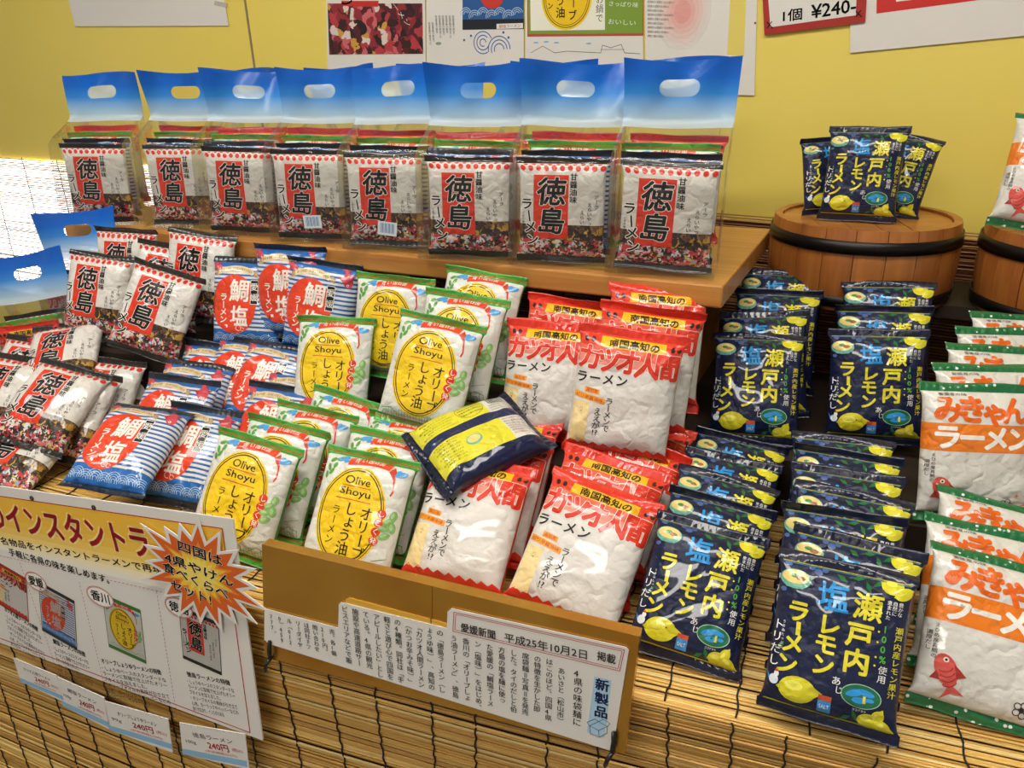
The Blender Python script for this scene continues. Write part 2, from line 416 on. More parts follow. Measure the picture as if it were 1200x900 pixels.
def pouch_mesh(name, wr, mat):
    fn = pouch_fn(wr); S, Y = np.meshgrid(SG, YG); nx, ny = len(SG), len(YG)
    A = fn(S, Y, 1).reshape(-1, 3); B = fn(S, Y, -1).reshape(-1, 3)
    idx = np.arange(nx*ny).reshape(ny, nx); ib = idx+nx*ny
    ib = ib.copy(); ib[0] = idx[0]; ib[-1] = idx[-1]; ib[:, 0] = idx[:, 0]; ib[:, -1] = idx[:, -1]
    f = []
    for j in range(ny-1):
        for i in range(nx-1):
            f.append((idx[j, i], idx[j, i+1], idx[j+1, i+1], idx[j+1, i]))
            f.append((ib[j, i], ib[j+1, i], ib[j+1, i+1], ib[j, i+1]))
    used = sorted({a for q in f for a in q}); mp = {a: k for k, a in enumerate(used)}
    V = np.concatenate([A, B])[used]
    return mesh(name, V, [tuple(mp[a] for a in q) for q in f], mat, True)
def fin_mesh(name, top, seed, mat):
    g = np.random.default_rng(seed); nx, ny = 61, 5; wf = PW+.011; v, f = [], []
    bend = g.uniform(-.9, .9); ph = g.uniform(0, 6, 3); cur = g.uniform(.0008, .0024)
    for side in (1, -1):
        for j in range(ny):
            for i in range(nx):
                s = -1+2*i/(nx-1); t = j/(ny-1)*FIN
                a = bend*(1+.5*math.sin(2.2*s+ph[0])); r = t*t/FIN
                zz = math.sin(a)*r*.8+cur*math.sin(3*s+ph[1])*t/FIN*1.5+.00045*math.sin(i*1.57*2/2)*(1 if 0 < j < ny-1 else .3)
                yy = t*(1-.18*abs(math.sin(a)))+.0007*math.sin(5*s+ph[2])*t/FIN
                v.append((s*wf/2, (PH-FIN+yy) if top else (FIN-yy), zz+side*.00025))
    n = nx*ny
    for sd in (0, 1):
        for j in range(ny-1):
            for i in range(nx-1):
                q = (sd*n+j*nx+i, sd*n+j*nx+i+1, sd*n+(j+1)*nx+i+1, sd*n+(j+1)*nx+i); f.append(q if (sd == 0) == top else q[::-1])
    ring = [j*nx for j in range(ny)]+[(ny-1)*nx+i for i in range(1, nx)]+[j*nx+nx-1 for j in range(ny-2, -1, -1)]
    for a, b in zip(ring, ring[1:]): f.append((a, b, b+n, a+n))
    return mesh(name, v, f, mat, True)
def bake_canvas(cv):
    """cut the flat artwork along the pouch's own grid so that it can follow the film"""
    bm = bmesh.new(); ly = bm.faces.layers.int.new('c'); cols = []; key = {}
    vs = [bm.verts.new((x, y, z)) for x, y, z in cv.v]
    for f, c in zip(cv.f, cv.c):
        try: q = bm.faces.new([vs[i] for i in f])
        except ValueError: continue
        if c not in key: key[c] = len(cols); cols.append(c)
        q[ly] = key[c]
    for s in SG[2:-2]:
        bmesh.ops.bisect_plane(bm, geom=bm.verts[:]+bm.edges[:]+bm.faces[:], dist=1e-5, plane_co=(s*PW*500, 0, 0), plane_no=(1, 0, 0))
    for y in YG[2:-2]:
        bmesh.ops.bisect_plane(bm, geom=bm.verts[:]+bm.edges[:]+bm.faces[:], dist=1e-5, plane_co=(0, y*1000, 0), plane_no=(0, 1, 0))
    bmesh.ops.delete(bm, geom=[v for v in bm.verts if not v.link_faces], context='VERTS')
    bm.verts.index_update()
    v = np.array([q.co[:] for q in bm.verts]); f = [tuple(x.index for x in q.verts) for q in bm.faces]; c = [cols[q[ly]] for q in bm.faces]
    bm.free(); return v, f, c
def print_mesh(name, baked, wr, mat):
    v, f, c = baked; fn = pouch_fn(wr)
    s = np.clip(v[:, 0]/(PW*500), -.985, .985); y = np.clip(v[:, 1]/1000, -HB*.99, HB*.99)
    p = fn(s, y); e = .002
    dx = fn(s+e, y)-fn(s-e, y); dy = fn(s, y+e*.05)-fn(s, y-e*.05)
    nrm = np.cross(dx, dy); nrm /= np.linalg.norm(nrm, axis=1)[:, None]
    p = p+nrm*((.22+.13*v[:, 2])/1000)[:, None]
    me = mesh(name, p, f, mat, True, c)
    me.normals_split_custom_set_from_vertices([tuple(q) for q in nrm]); return me

# ---- artwork
def art_tokushima():
    c = Canvas()
    c.rect(-39, -43, 11, 55, 'd8361c', 0)
    for ch, x, y, sz in (('徳', -13, 29, 45), ('島', -13, -16, 43)):
        c.glyph(ch, x, y, sz, 'f4efe6', 1, .042, 0, .95, .1); c.glyph(ch, x, y, sz, '14100e', 2, .024, 0, .95, .1)
    for ch, x, y, sz in (('ラ', -49, 10, 19), ('メ', -43.5, -26, 20), ('ン', -41, -46, 20)):
        c.glyph(ch, x, y, sz, 'f4efe6', 1, .085); c.glyph(ch, x, y, sz, '14100e', 3, .025)
    c.line([(-46, 0), (-44, -17)], 4.6, 'f4efe6', 1); c.line([(-46, 0), (-44, -17)], 2.4, '14100e', 3)
    c.column('甘醤油味', 18, 58, 11, '1a1512', 3, .02, 11.5)
    c.column('アーラ', 50, 26, 7, '1a1512', 3, .012, 7.5)
    c.column('えらいやっちゃ', 41, 14, 7, '1a1512', 3, .012, 7.2); c.column('えらいやっちゃ', 31, 2, 7, '1a1512', 3, .012, 7.2)
    c.column('ごまの香る鶏と豚', -54, -2, 4, '1a1512', 3, .012, 4.6)
    for i in range(11): c.ell(-54+i*11, 65-.5*(i % 2), 3.6, 4.3, 'd02c1c', 1, 14, 20)
    for i in range(10): c.ell(-49+i*11, 70.2, 3.0, 1.6, 'd02c1c', 1, 10)
    return c
def fish(c, x, y, k, col, dark, layer=1, rot=0):
    f = Canvas()
    f.ell(0, 0, 10, 6.2, col, 0, 20); f.poly([(8, 0), (17, 7), (14, 0), (17, -6)], col, 0); f.poly([(-3, 5), (6, 10), (6, 4)], dark, 1)
    for i in range(4): f.ring(-2+i*3, 0, 3.4, 4.5, .6, dark, 1, -70, 70, 6)
    f.ell(-6, 1.5, 1.6, 1.6, 'f5ecdc', 1, 10); f.ell(-6, 1.5, .8, .8, '201010', 2, 8); f.poly([(-1, -5), (3, -10), (5, -5)], dark, 1)
    c.merge(f, x, y, k, rot, layer)
def art_tai():
    c = Canvas()
    i = 0; y = 66.0
    while y > -48:
        c.rect(-58, y-3.2, 58, y, '2a63ab', 0); y -= 7.4
    c.rect(-58, -71, 58, -47, '2468b4', 0)
    for k in range(9):
        for r in (12, 9, 6, 3): c.ring(-56+k*14, -66+(k % 2)*3, r, r, .8, 'bcd6ea', 1, 0, 180, 10)
    for px, py in ((38, -36), (47, -52), (28, -44), (50, -41)): c.star(px, py, 3, 1, 4, 'dfeaf2', 2)
    c.ell(-16, -1, 41, 51, 'e0401f', 2, 48)
    for ch, x, y, sz, sx in (('鯛', -6, 22, 40, .95), ('塩', -6, -22, 38, .9)): c.glyph(ch, x, y, sz, 'f7f0e4', 3, .02, 0, sx, .06)
    c.column('ラーメン', -35, 17, 14, 'f7f0e4', 3, .02, 13)
    c.rect(-32, -42, -27, -37, 'f7f0e4', 3); c.ring(-8, -42, 5, 5, 1, 'f3dccb', 3, 0, 300, 16); c.ring(-1, -44, 3.5, 3.5, .8, 'f3dccb', 3, 0, 320, 12)
    c.rect(14, 0, 28, 42, 'efe9dc', 3); c.rect(15, 1, 27, 41, '15110f', 4); c.glyph('愛', 21, 30, 14, 'f4efe6', 5, .01); c.glyph('媛', 21, 12, 14, 'f4efe6', 5, .01)
    p = []
    for k in range(13): x = -46+k*5.2; p.append((x, 50+7*math.sin(math.pi*k/12)))
    c.poly([(-52, 46), (-44, 49), (-44, 58), (-52, 55)], 'b49468', 2); c.poly([(26, 46), (18, 49), (18, 58), (26, 55)], 'b49468', 2)
    for (a, b), (d, e) in zip(p, p[1:]): c.poly([(a, b-1), (d, e-1), (d, e+9), (a, b+9)], 'd9c294', 3)
    t = 'EHIME SOKUSEKIMEN'
    for k, ch in enumerate(t):
        if ch != ' ':
            x = -41+k*3.35; c.text(ch, x, 54+7*math.sin(math.pi*(x+46)/62), 2.3 if ch != 'I' else .6, 4.2, '3a2a1a', 4)
    fish(c, -50, 63, .85, 'd2505a', 'a8323c', 3, 150); fish(c, 46, 54, 1.25, 'd24a54', 'a8323c', 3, 110)
    return c
def art_olive():
    c = Canvas()
    c.ell(-3, -2, 46, 62, 'f0c81e', 1, 48); c.ring(-3, -2, 44, 60, .9, '1c1810', 2, n=48); c.ring(-3, -2, 41.5, 57.5, 1.5, '1c1810', 2, n=48)
    c.text('Olive', -3, 42, 34, 10, '17140e', 3, .012); c.text('Shoyu', -3, 26, 42, 12, '17140e', 3, .012)
    c.rect(-23, 33.6, 17, 34.8, 'd8581e', 3); c.rect(-27, 16.6, 21, 17.8, 'd8581e', 3)
    c.column('オリーブ', 19, 12, 18, '17140e', 3, .012, 16.5); c.column('しょう油', -3, 14, 18, '17140e', 3, .012, 16.5); c.column('ラーメン', -23, 8, 12, '17140e', 3, .008, 12.5)
    for i, ch in enumerate('しこく発'): c.ell(38-i*.8, 8-i*11.2, 5.6, 5.6, 'd83a1e', 3, 18); c.glyph(ch, 38-i*.8, 8-i*11.2, 9, 'fbf3e4', 4)
    p = [(-24+i*7, 57+7*math.sin(math.pi*(i+1)/12)) for i in range(9)]
    for (a, b), (d, e) in zip(p, p[1:]): c.poly([(a, b), (d, e), (d, e+9), (a, b+9)], 'dc4324', 3)
    c.poly([(32, 61), (43, 50), (41, 62), (36, 68)], 'c83a20', 2); c.line([(42, 55), (45, 38), (43, 32)], 2.2, 'd0402a', 2)
    for i, ch in enumerate('青い国四国'): c.glyph(ch, -14+i*8, 62.5+7*math.sin(math.pi*(i*8+18)/84), 7, 'fbf3e4', 4)
    for x, y, r in ((-47, 62, 30), (-42, 56, 70), (-50, 52, 110), (-45, 47, 60), (-51, 42, 100), (-38, 64, 10)): c.ell(x, y, 5, 2.6, '5d9a46', 1, 12, r)
    for x, y, a, b in ((-33, 66, 8, 3.2), (-28, 63, 4, 2), (48, 60, 8, 4), (43, 63, 4, 2)): c.ell(x, y, a, b, '4f9ad0', 2, 12, 15)
    for x, y, r in ((48, 0, 40), (53, -6, 100), (44, -9, 0), (52, 8, 80), (47, -18, 30)): c.ell(x, y, 7, 4.2, '86b568', 3, 14, r); c.ell(x-1, y+1, 4, 2, 'a9cd8a', 4, 10, r)
    for i in range(13):
        x = -52+i*8.5; h = 5+5*abs(math.sin(i*1.7)); c.line([(x, -69), (x, -69+h), (x+5, -69+h), (x+5, -69)], .7, '6aa258', 1)
    c.line([(-55, -62), (-40, -58), (-30, -66), (30, -66), (44, -56), (56, -60)], .7, '6aa258', 1); c.line([(38, -50), (56, -44)], .6, '6aa258', 1)
    return c
def art_katsuo():
    c = Canvas()
    c.rect(-58, 57, 58, 71, 'dd3d27', 0); c.rect(-58, 46, 58, 57, 'e5654f', 0); c.rect(-58, 36, 58, 46, 'ea8f7c', 0)
    c.poly([(-36, 57), (42, 57), (40, 69), (-34, 69)], 'efb821', 1); c.text('南国高知の', 4, 63, 58, 9.5, '17120e', 2, .04)
    for x in (-52, -44, 49, 56): c.ell(x, 64, 2.6, 3.4, '33201a', 1, 12)
    for i, ch in enumerate('カツオ人間'):
        c.glyph(ch, -46+i*23, 42-(i % 2), 32, 'f6e9de', 2, .062, 0, .92); c.glyph(ch, -46+i*23, 42-(i % 2), 32, 'd8371f', 3, .042, 0, .92)
    for i, ch in enumerate('ラーメン'): c.glyph(ch, -52+i*16, 18+i*.4, 15, '17120e', 3, .02)
    c.poly([(-46, 7), (-28, 5), (-28, -1), (-46, 0)], 'ee9a2c', 1); c.poly([(-58, 0), (-20, -5), (-20, -12), (-58, -7)], 'ee9a2c', 1)
    c.text('高知風', -37, 2.8, 14, 4.4, 'b03018', 2, 0, -5); c.text('ピリ辛醤油味', -39, -6, 33, 4.4, 'b03018', 2, 0, -7)
    c.rect(-58, -62, -38, -12, 'efd79a', 0); c.column('ハイ', -47, -18, 4, '17120e', 2)
    c.column('ラーメンで', -15, -3, 10, '17120e', 3, .012, 8.4); c.column('ええが', -27, -17, 10, '17120e', 3, .012, 8.8); c.text('!?', -27, -48, 6, 7, '17120e', 3, .004)
    c.rect(-58, -71, 58, -64, 'd5311f', 0)
    for i in range(9): c.poly([(-58+i*13, -64), (-45+i*13, -64), (-53+i*13, -60)], 'd5311f', 0)
    return c
def lemon(c, x, y, k, layer=1, rot=0):
    f = Canvas(); f.ell(0, 0, 10, 7.5, 'd9cf2a', 0, 20); f.poly([(9, 3), (13.5, .4), (9, -3)], 'd9cf2a', 0); f.poly([(-9, 2), (-11.5, 0), (-9, -2)], 'b9b324', 0); f.ell(-2, 2.2, 5, 2.8, 'e9e25a', 1, 12)
    c.merge(f, x, y, k, rot, layer)
def art_lemon():
    c = Canvas(); Y = 'e2d530'
    c.ell(-45, 54, 15, 9.5, '6fae98', 1, 24); c.ell(-45, 56, 13, 6.8, 'e4cf7e', 2, 22); c.ell(-46, 57, 4, 2, '4f8a44', 3, 10); c.ell(-40, 55, 4.5, 2.2, 'a06a48', 3, 10); c.poly([(-58, 52), (-32, 52), (-37, 45), (-53, 45)], '5a9f92', 1)
    c.glyph('塩', -8, 44, 30, '2a93d8', 3, .02, 3)
    for ch, x, y, sz in (('瀬', 24, 42, 27), ('戸', 20, 14, 25), ('内', 20, -11, 25), ('レ', -8, 17, 22), ('モ', -9, -2, 22), ('ン', -9, -22, 22), ('ラ', -38, 23, 23), ('メ', -39, -9, 22), ('ン', -42, -30, 22)):
        c.glyph(ch, x, y, sz, Y, 3, .022 if ch == '瀬' else .034)
    c.line([(-36, 13), (-35.5, 0)], 4.2, Y, 3)
    lemon(c, -29, -52, 1.75, 1, 4)
    c.glyph('あ', 5, -33, 9, 'f0efe8', 3, .01); c.glyph('じ', 8, -41, 8, 'f0efe8', 3, .01)
    c.rect(-9, -67, 3, -54, '3f8ecf', 2); c.rect(-9, -55, 3, -50, 'c8502c', 3); c.text('SALT', -3, -61, 9, 4, 'eef4f8', 3)
    c.ell(28, -42, 18, 11.5, '1f6a48', 1, 26); c.ring(28, -42, 18, 11.5, .8, '9fc7a0', 2, n=26)
    for x, y, a, b, r in ((22, -40, 8, 3.4, 20), (32, -38, 8, 3, -10), (27, -46, 7, 3, 5), (36, -44, 4, 2, 0)): c.ell(x, y, a, b, '2f93d6', 2, 12, r)
    c.rect(30, -48, 32.5, -41, Y, 3); c.text('ココデタケ', 28, -55.5, 12, 2.6, 'e8e6da', 3)
    lemon(c, 36, -64, .95, 1, 10); lemon(c, 47, -66, .8, 1, -20); lemon(c, 44, -58, .7, 2, 60)
    lemon(c, 42, 66, 1.0, 2, -12); lemon(c, 53, 61, .8, 1, 30)
    for x, y, r in ((30, 66, 40), (22, 61, 120), (12, 67, 10), (-2, 64, 150), (16, -66, 30), (24, -62, 110), (-50, -14, 60)):
        c.poly([(x+6*math.cos(R(r)), y+6*math.sin(R(r))), (x+2.4*math.cos(R(r+90)), y+2.4*math.sin(R(r+90))), (x-6*math.cos(R(r)), y-6*math.sin(R(r))), (x-2.4*math.cos(R(r+90)), y-2.4*math.sin(R(r+90)))], '1f6a3a', 1)
    for x, y, r in ((-30, 68, 3), (-24, 65, 4), (-18, 68, 3), (-52, 68, 3.5), (-55, 42, 3)): c.ell(x, y, r, r*.8, '4a5f96', 1, 12)
    c.column('トリだし', -54.5, 12, 11, 'f0efe8', 3, .012, 12); c.column('うまみたっぷり', -49.5, 12, 3.4, 'f0efe8', 3, 0, 4.2)
    c.ell(-52, -48, 4.5, 5, 'dfe8ee', 2, 14); c.ell(-50, -42, 2.4, 3, 'f0f0ee', 2, 12); c.ell(-50, -38.5, 1.6, 1.6, 'c8331f', 3, 8); c.poly([(-56, -46), (-60, -40), (-57, -50)], '4a86c8', 2)
    c.column('豊かな', 52, 53, 4.6, 'f0efe8', 3); c.column('自然に', 47, 53, 4.6, 'f0efe8', 3); c.column('恵まれた', 42, 53, 4.6, 'f0efe8', 3)
    c.column('100%', 43.5, 30, 9, '58ac3e', 3, .02, 9.5); c.column('使用', 43.5, -9, 8, 'f0efe8', 3, .006, 8.5); c.column('瀬戸内産レモン果汁', 53.5, 30, 7.2, Y, 3, .012, 7.6)
    for x, y in ((36, 40), (36, 22), (36, 12), (36, -2), (36, -10)): c.ell(x, y, 1, 1, Y, 3, 8)
    c.line([(-57, 70.6), (57, 70.6)], 1.1, 'c2b62c', 2); c.line([(-57, 69.2), (57, 69.2)], .8, '2a78a8', 2); c.line([(-57, -69.6), (57, -69.6)], 1.3, 'c2b62c', 2)
    return c
def art_lemon_back():
    c = Canvas()                                          # laid out along the length of the pack, turned at the end
    c.rect(-71, 2, 71, 18, '1a2650', 0); c.rect(-71, -58, 71, -44, '161f44', 0)
    c.rect(-71, 18, 30, 57, 'dcd436', 1); c.rect(30, 18, 69, 57, 'd9d7cc', 1); c.rect(-71, -43, 34, 2, 'dcd436', 1); c.rect(34, -43, 69, 2, 'd9d7cc', 1)
    for i in range(7): c.text('瀬戸内塩レモンラーメン作り方召上り', -40, 53-i*5, 50-8*(i % 3), 3, '3a3a20', 2)
    for i in range(5): c.text('栄養成分表示原材料名', 8, 52-i*6, 34, 3.2, '3a3a20', 2)
    c.ring(8, 38, 20, 17, .6, '6a6a30', 2, n=30)
    for i in range(16): c.rect(38+i*1.6, 36, 38+i*1.6+.5+.5*(i % 3 == 0), 54, '1a1a18', 2)
    for i in range(3): c.text('名称即席中華めん原材料', 50, 31-i*4.6, 32, 2.8, '4a4a40', 2)
    for i in range(8): c.text('お湯を沸かし麺を入れる', -48, -2-i*4.8, 34-6*(i % 2), 2.8, '3a3a20', 2)
    c.ell(-14, -18, 11, 9, '6fae98', 2, 22); c.ell(-14, -17, 9, 6.5, 'e4cf7e', 3, 20); lemon(c, 12, -10, .9, 2); lemon(c, 10, -30, .7, 2)
    for i in range(7): c.text('保存方法直射日光を避け', 51, -2-i*5.4, 30, 3, '4a4a40' if i % 3 else 'b03a28', 2)
    r = Canvas(); r.merge(c, 0, 0, 1, 90); return r
def art_mikan():
    c = Canvas(); O = 'e2661e'
    c.rect(-58, 3, 58, 35, 'e87c22', 0)
    for i, ch in enumerate('みきゃん'): c.glyph(ch, -38+i*25+(-3 if ch == 'ん' else 0), 51-(3 if ch == 'ゃ' else 0), 32, O, 3, .05)
    for i, ch in enumerate('ラーメン'): c.glyph(ch, -40+i*26, 19, 30, 'f6f0e6', 3, .045)
    c.text('愛媛産の味', -30, 68, 30, 3.2, '2a2018', 2)
    c.column('えひめ産真鯛の', -52, 0, 4.6, '2a2018', 3, 0, 4.9); c.column('濃厚だし', -57, -8, 4.6, '2a2018', 3, 0, 4.9)
    fish(c, -40, -42, 1.55, 'd9564c', 'a8322c', 2, -65)
    for a in range(5): c.ring(30+5*math.cos(R(a*72)), -58+5*math.sin(R(a*72)), 3.4, 3.4, .8, '2a2018', 2, n=12)
    c.ell(30, -58, 2, 2, '2a2018', 2, 10); c.star(40, -46, 3, 1, 4, 'e2661e', 2)
    c.ell(51, -62, 8, 5, 'c8402c', 2, 18); c.ell(51, -61, 6, 3.4, 'e4cf9e', 3, 16)
    return c
# ---- pouch films
def film(name, build):
    n = NT(name); o = n.obj(); x, y, z = n.xyz(o); build(n, o, x, y, z); film_finish(n); return n.m
def f_tok(n, o, x, y, z):
    dn = n.noise(160, 2, o); dv = n.new('ShaderNodeVectorMath', operation='MULTIPLY_ADD'); dv.inputs[1].default_value = (.011, .014, .011); n.link(dn.outputs['Color'], dv.inputs[0]); n.link(o, dv.inputs[2])
    def cells(sc, stops):
        v = n.new('ShaderNodeTexVoronoi'); v.inputs['Scale'].default_value = sc; n.link(dv.outputs[0], v.inputs['Vector'])
        sp = n.new('ShaderNodeSeparateColor'); n.link(v.outputs['Color'], sp.inputs[0]); return n.ramp(sp.outputs[0], stops, 'CONSTANT'), sp.outputs[1]
    c, _k = cells(125, [(0, srgb('c8414a')), (.16, srgb('d2d2ce')), (.3, srgb('2a2226')), (.44, srgb('d87a80')), (.56, srgb('4a3a32')), (.68, srgb('9db6cc')), (.8, srgb('b83038')), (.9, srgb('201a1c'))])
    d, kk = cells(260, [(0, srgb('241c1e')), (.25, srgb('e2b8a8')), (.45, srgb('5b463a')), (.65, srgb('c83a44')), (.8, srgb('d8c050')), (.9, srgb('e0e0dc'))])
    c = n.mix(n.math('GREATER_THAN', kk, .55), c, d)
    c2, _k = cells(150, [(0, srgb('3e2d22')), (.3, srgb('65492f')), (.55, srgb('b98f38')), (.66, srgb('2c211a')), (.85, srgb('86663f'))])
    hi = n.math('GREATER_THAN', n.math('ADD', y, n.math('MULTIPLY', n.noise(60, 2, o).outputs[0], .02)), .048)
    photo = n.mix(hi, c, c2)
    w_ = n.math('GREATER_THAN', y, PH/2-.021)
    n.set(Base_Color=n.mix(w_, photo, srgb('d6d2c9')))
def f_tai(n, o, x, y, z):
    st = n.math('LESS_THAN', n.math('FRACT', n.math('DIVIDE', n.math('SUBTRACT', y, PH/2+.0628), .0074)), .432)
    c = n.mix(st, srgb('d9d8d3'), srgb('2a63ab')); c = n.mix(n.math('LESS_THAN', y, PH/2-.047), c, srgb('2468b4'))
    n.set(Base_Color=n.mix(n.math('GREATER_THAN', y, PH/2+.066), c, srgb('2a63ab')))
def f_olive(n, o, x, y, z):
    e = n.math('GREATER_THAN', n.math('ABSOLUTE', x), .0625); b = n.math('LESS_THAN', z, .003)
    n.set(Base_Color=n.mix(n.math('MAXIMUM', e, b), srgb('d9d8ce'), srgb('3f8c30')))
def f_kat(n, o, x, y, z):
    g = n.ramp(n.math('MULTIPLY', y, 6.0), [(0, srgb('d5311f')), (.106, srgb('d5311f')), (.107, srgb('dad6ce')), (.708, srgb('dad6ce')), (.709, srgb('ea8f7c')), (.9, srgb('dd3d27'))])
    e = n.math('GREATER_THAN', n.math('ABSOLUTE', x), .0605)
    n.set(Base_Color=n.mix(e, g, srgb('d63a28')))
def f_nav(n, o, x, y, z): n.set(Base_Color=srgb('101a3a'))
def f_mik(n, o, x, y, z):
    bnd = n.math('MULTIPLY', n.math('GREATER_THAN', y, PH/2+.003), n.math('LESS_THAN', y, PH/2+.035))
    n.set(Base_Color=n.mix(bnd, srgb('d8d4cb'), srgb('e87c22')))
def star_film(n, o, x, y, z):
    v = n.new('ShaderNodeTexVoronoi'); v.inputs['Scale'].default_value = 120; n.link(o, v.inputs['Vector'])
    n.set(Base_Color=n.mix(n.math('LESS_THAN', v.outputs['Distance'], .22), srgb('1f6b3c'), srgb('dfe6dc')))
def fin_plain(h): return lambda n, o, x, y, z: n.set(Base_Color=srgb(h))
def fin_olive(n, o, x, y, z):
    n.set(Base_Color=n.ramp(n.math('MULTIPLY', n.math('ABSOLUTE', n.math('SUBTRACT', y, PH/2)), 10), [(0, srgb('4ea23c')), (.735, srgb('c0522a')), (.752, srgb('4ea23c'))], 'CONSTANT'))
PROD = {
    'tok': (art_tokushima, f_tok, fin_plain('2b2926'), 'white ramen pack with red lettered panel'),
    'tai': (art_tai, f_tai, fin_plain('262b33'), 'blue striped ramen pack with red disc'),
    'olive': (art_olive, f_olive, fin_olive, 'olive ramen pack'),
    'kat': (art_katsuo, f_kat, fin_plain('d8331f'), 'red topped white ramen pack'),
    'lemon': (art_lemon, f_nav, fin_plain('0e1530'), 'navy lemon ramen pack'),
    'back': (art_lemon_back, f_nav, fin_plain('0e1530'), 'navy ramen pack'),
    'mik': (art_mikan, f_mik, star_film, 'orange banded ramen pack')}
ART, LIB = {}, {}
for q, (pk, (art, ff, fn_, lb)) in enumerate(PROD.items()):
    ART[pk] = art(); baked = bake_canvas(ART[pk]); mt = film(pk+'_film', ff); mf = film(pk+'_seal', fn_); LIB[pk] = []
    for v_ in range(1 if pk == 'back' else 3):
        sd = 100*q+v_*7+3; wr = wrinkler(sd)
        LIB[pk].append((pouch_mesh(pk+'_pouch', wr, mt), fin_mesh(pk+'_top', True, sd, mf), fin_mesh(pk+'_bottom', False, sd+1, mf), print_mesh(pk+'_print', baked, wr, M['print_film'])))
_cnt = {}
def pack(pk, pos, yaw, lean, roll, label, group, m4=None, k=1.0):
    i = _cnt.get(pk, 0); _cnt[pk] = i+1
    p, t, b, pr = LIB[pk][i % len(LIB[pk])]
    e = empty('ramen_pack', (m4 if m4 is not None else pose(pos, yaw, lean, roll)) @ Matrix.Scale(k, 4))
    tag(e, label, 'ramen pack', group)
    po = mobj('pouch', p, e); mobj('top_seal', t, e); mobj('bottom_seal', b, e); mobj('front_print' if pk != 'back' else 'back_print', pr, po)
    return e
ORD = ['first', 'second', 'third', 'fourth', 'fifth', 'sixth', 'seventh']
def chain(pk, pos, yaw, lean, roll, n, what, group, dx=0, dz=0, k=1.0, dl=0, jit=1.0, gap=.0455):
    """packs filed one behind the other behind a front pack"""
    cl = math.cos(R(lean)); dy = (gap*k+dx*math.sin(R(yaw))*cl+dz*math.sin(R(lean)))/(cl*math.cos(R(yaw)))
    for i in range(1, n+1):
        p = (pos[0]+dx*i+random.uniform(-.005, .005)*jit, pos[1]+dy*i, pos[2]+dz*i+random.uniform(-.002, .002))
        pack(pk, p, yaw+random.uniform(-1, 1)*jit, lean+dl*i, roll+random.uniform(-3.5, 3.5)*jit,
             f'{PROD[pk][3]}, {ORD[i-1]} behind {what}', group, None, k)
def top_at(px, py, ytop, lean, roll=0, k=1.0, H=None):
    """base of a leaning pack whose top edge shows at a pixel and lies at depth ytop"""
    d = ray(px, py); p = CAM_POS+d*(ytop/d.y); h = (H or PH)*k
    return (p.x+h*math.sin(R(roll)), p.y-h*math.sin(R(lean)), p.z-h*math.cos(R(lean))*math.cos(R(roll)))

G_O, G_K, G_L, G_M, G_T, G_S = 'olive ramen packs', 'red topped ramen packs', 'navy lemon ramen packs', 'orange banded ramen packs', 'sea bream ramen packs', 'white festival ramen packs'
def put(pk, pos, yaw, lean, roll, label, group, n=0, what='', **kw):
    k = kw.get('k', 1.0)
    e = pack(pk, pos, yaw, lean, roll, label, group, None, k)
    if n: chain(pk, pos, yaw, lean, roll, n, what, group, **kw)
    return e
def peek(pk, px, py, ytop, yaw, lean, roll, label, group, k=1.0):
    return pack(pk, top_at(px, py, ytop, lean, roll, k), yaw, lean, roll, label, group, None, k)
# ---- olive packs
put('olive', (-.480, .674, .655), 4, 36, -5, 'olive ramen pack with yellow oval just behind the gold panel', G_O, 3, 'the one behind the gold panel', dx=-.004)
put('olive', (-.656, .675, .652), 6, 30, -10, 'olive ramen pack with yellow oval beside the orange starburst', G_O, 3, 'the one beside the starburst', dx=.012)
put('olive', (-.643, .925, .740), 9, 26, -1, 'upper row olive ramen pack with whole yellow oval, left of the taller one', G_O)
put('olive', (-.462, .870, .775), 5, 26, -9, 'upper row olive ramen pack above the upturned pack', G_O, 2, 'the olive pack above the upturned one', dx=.014, dz=.018)
peek('olive', 467, 322, 1.045, 6, 16, -4, 'olive ramen pack peeking out between the two upper olive packs', G_O)
# ---- red topped packs
kK = 1.06
put('kat', (-.199, .668, .66), 6, 42, -15, 'red topped white ramen pack at front beside the navy packs', G_K, 3, 'the front one beside the navy packs', dx=.004, k=kK)
put('kat', (-.342, .690, .655), 2, 45, -4, 'red topped white ramen pack at front below the upturned pack', G_K, 2, 'the one below the upturned pack', k=kK)
put('kat', (-.182, .880, .765), 8, 16, -6, 'upper row red topped white ramen pack standing foremost', G_K, 2, 'the foremost upper red topped pack', dx=.012, k=kK, dz=.014)
put('kat', (-.300, .950, .742), 8, 20, -3, 'upper row red topped white ramen pack half covered by its neighbour', G_K, 1, 'the half covered red topped pack', k=kK, dz=.02)
# ---- navy packs
kL = .95
put('lemon', (.084, .606, .665), -8, 32, 2, 'navy lemon ramen pack nearest the camera, overhanging the table edge', G_L, 6, 'the nearest navy pack', k=kL, gap=.043, dx=.002)
put('lemon', (-.058, .660, .652), 3, 42, -8, 'navy lemon ramen pack at front right of the gold panel', G_L, 4, 'the navy pack right of the gold panel', k=kL, dx=.004)
put('lemon', (-.014, 1.040, .737), -3, 28, 4, 'navy lemon ramen pack facing front in upper row, left', G_L, 3, 'the left upper navy pack', k=.98, dx=.006, dz=.018, gap=.042)
put('lemon', (.144, 1.060, .750), -4, 21, 5, 'navy lemon ramen pack facing front in upper row, right', G_L, 2, 'the right upper navy pack', k=.97, dx=.006, dz=.020)
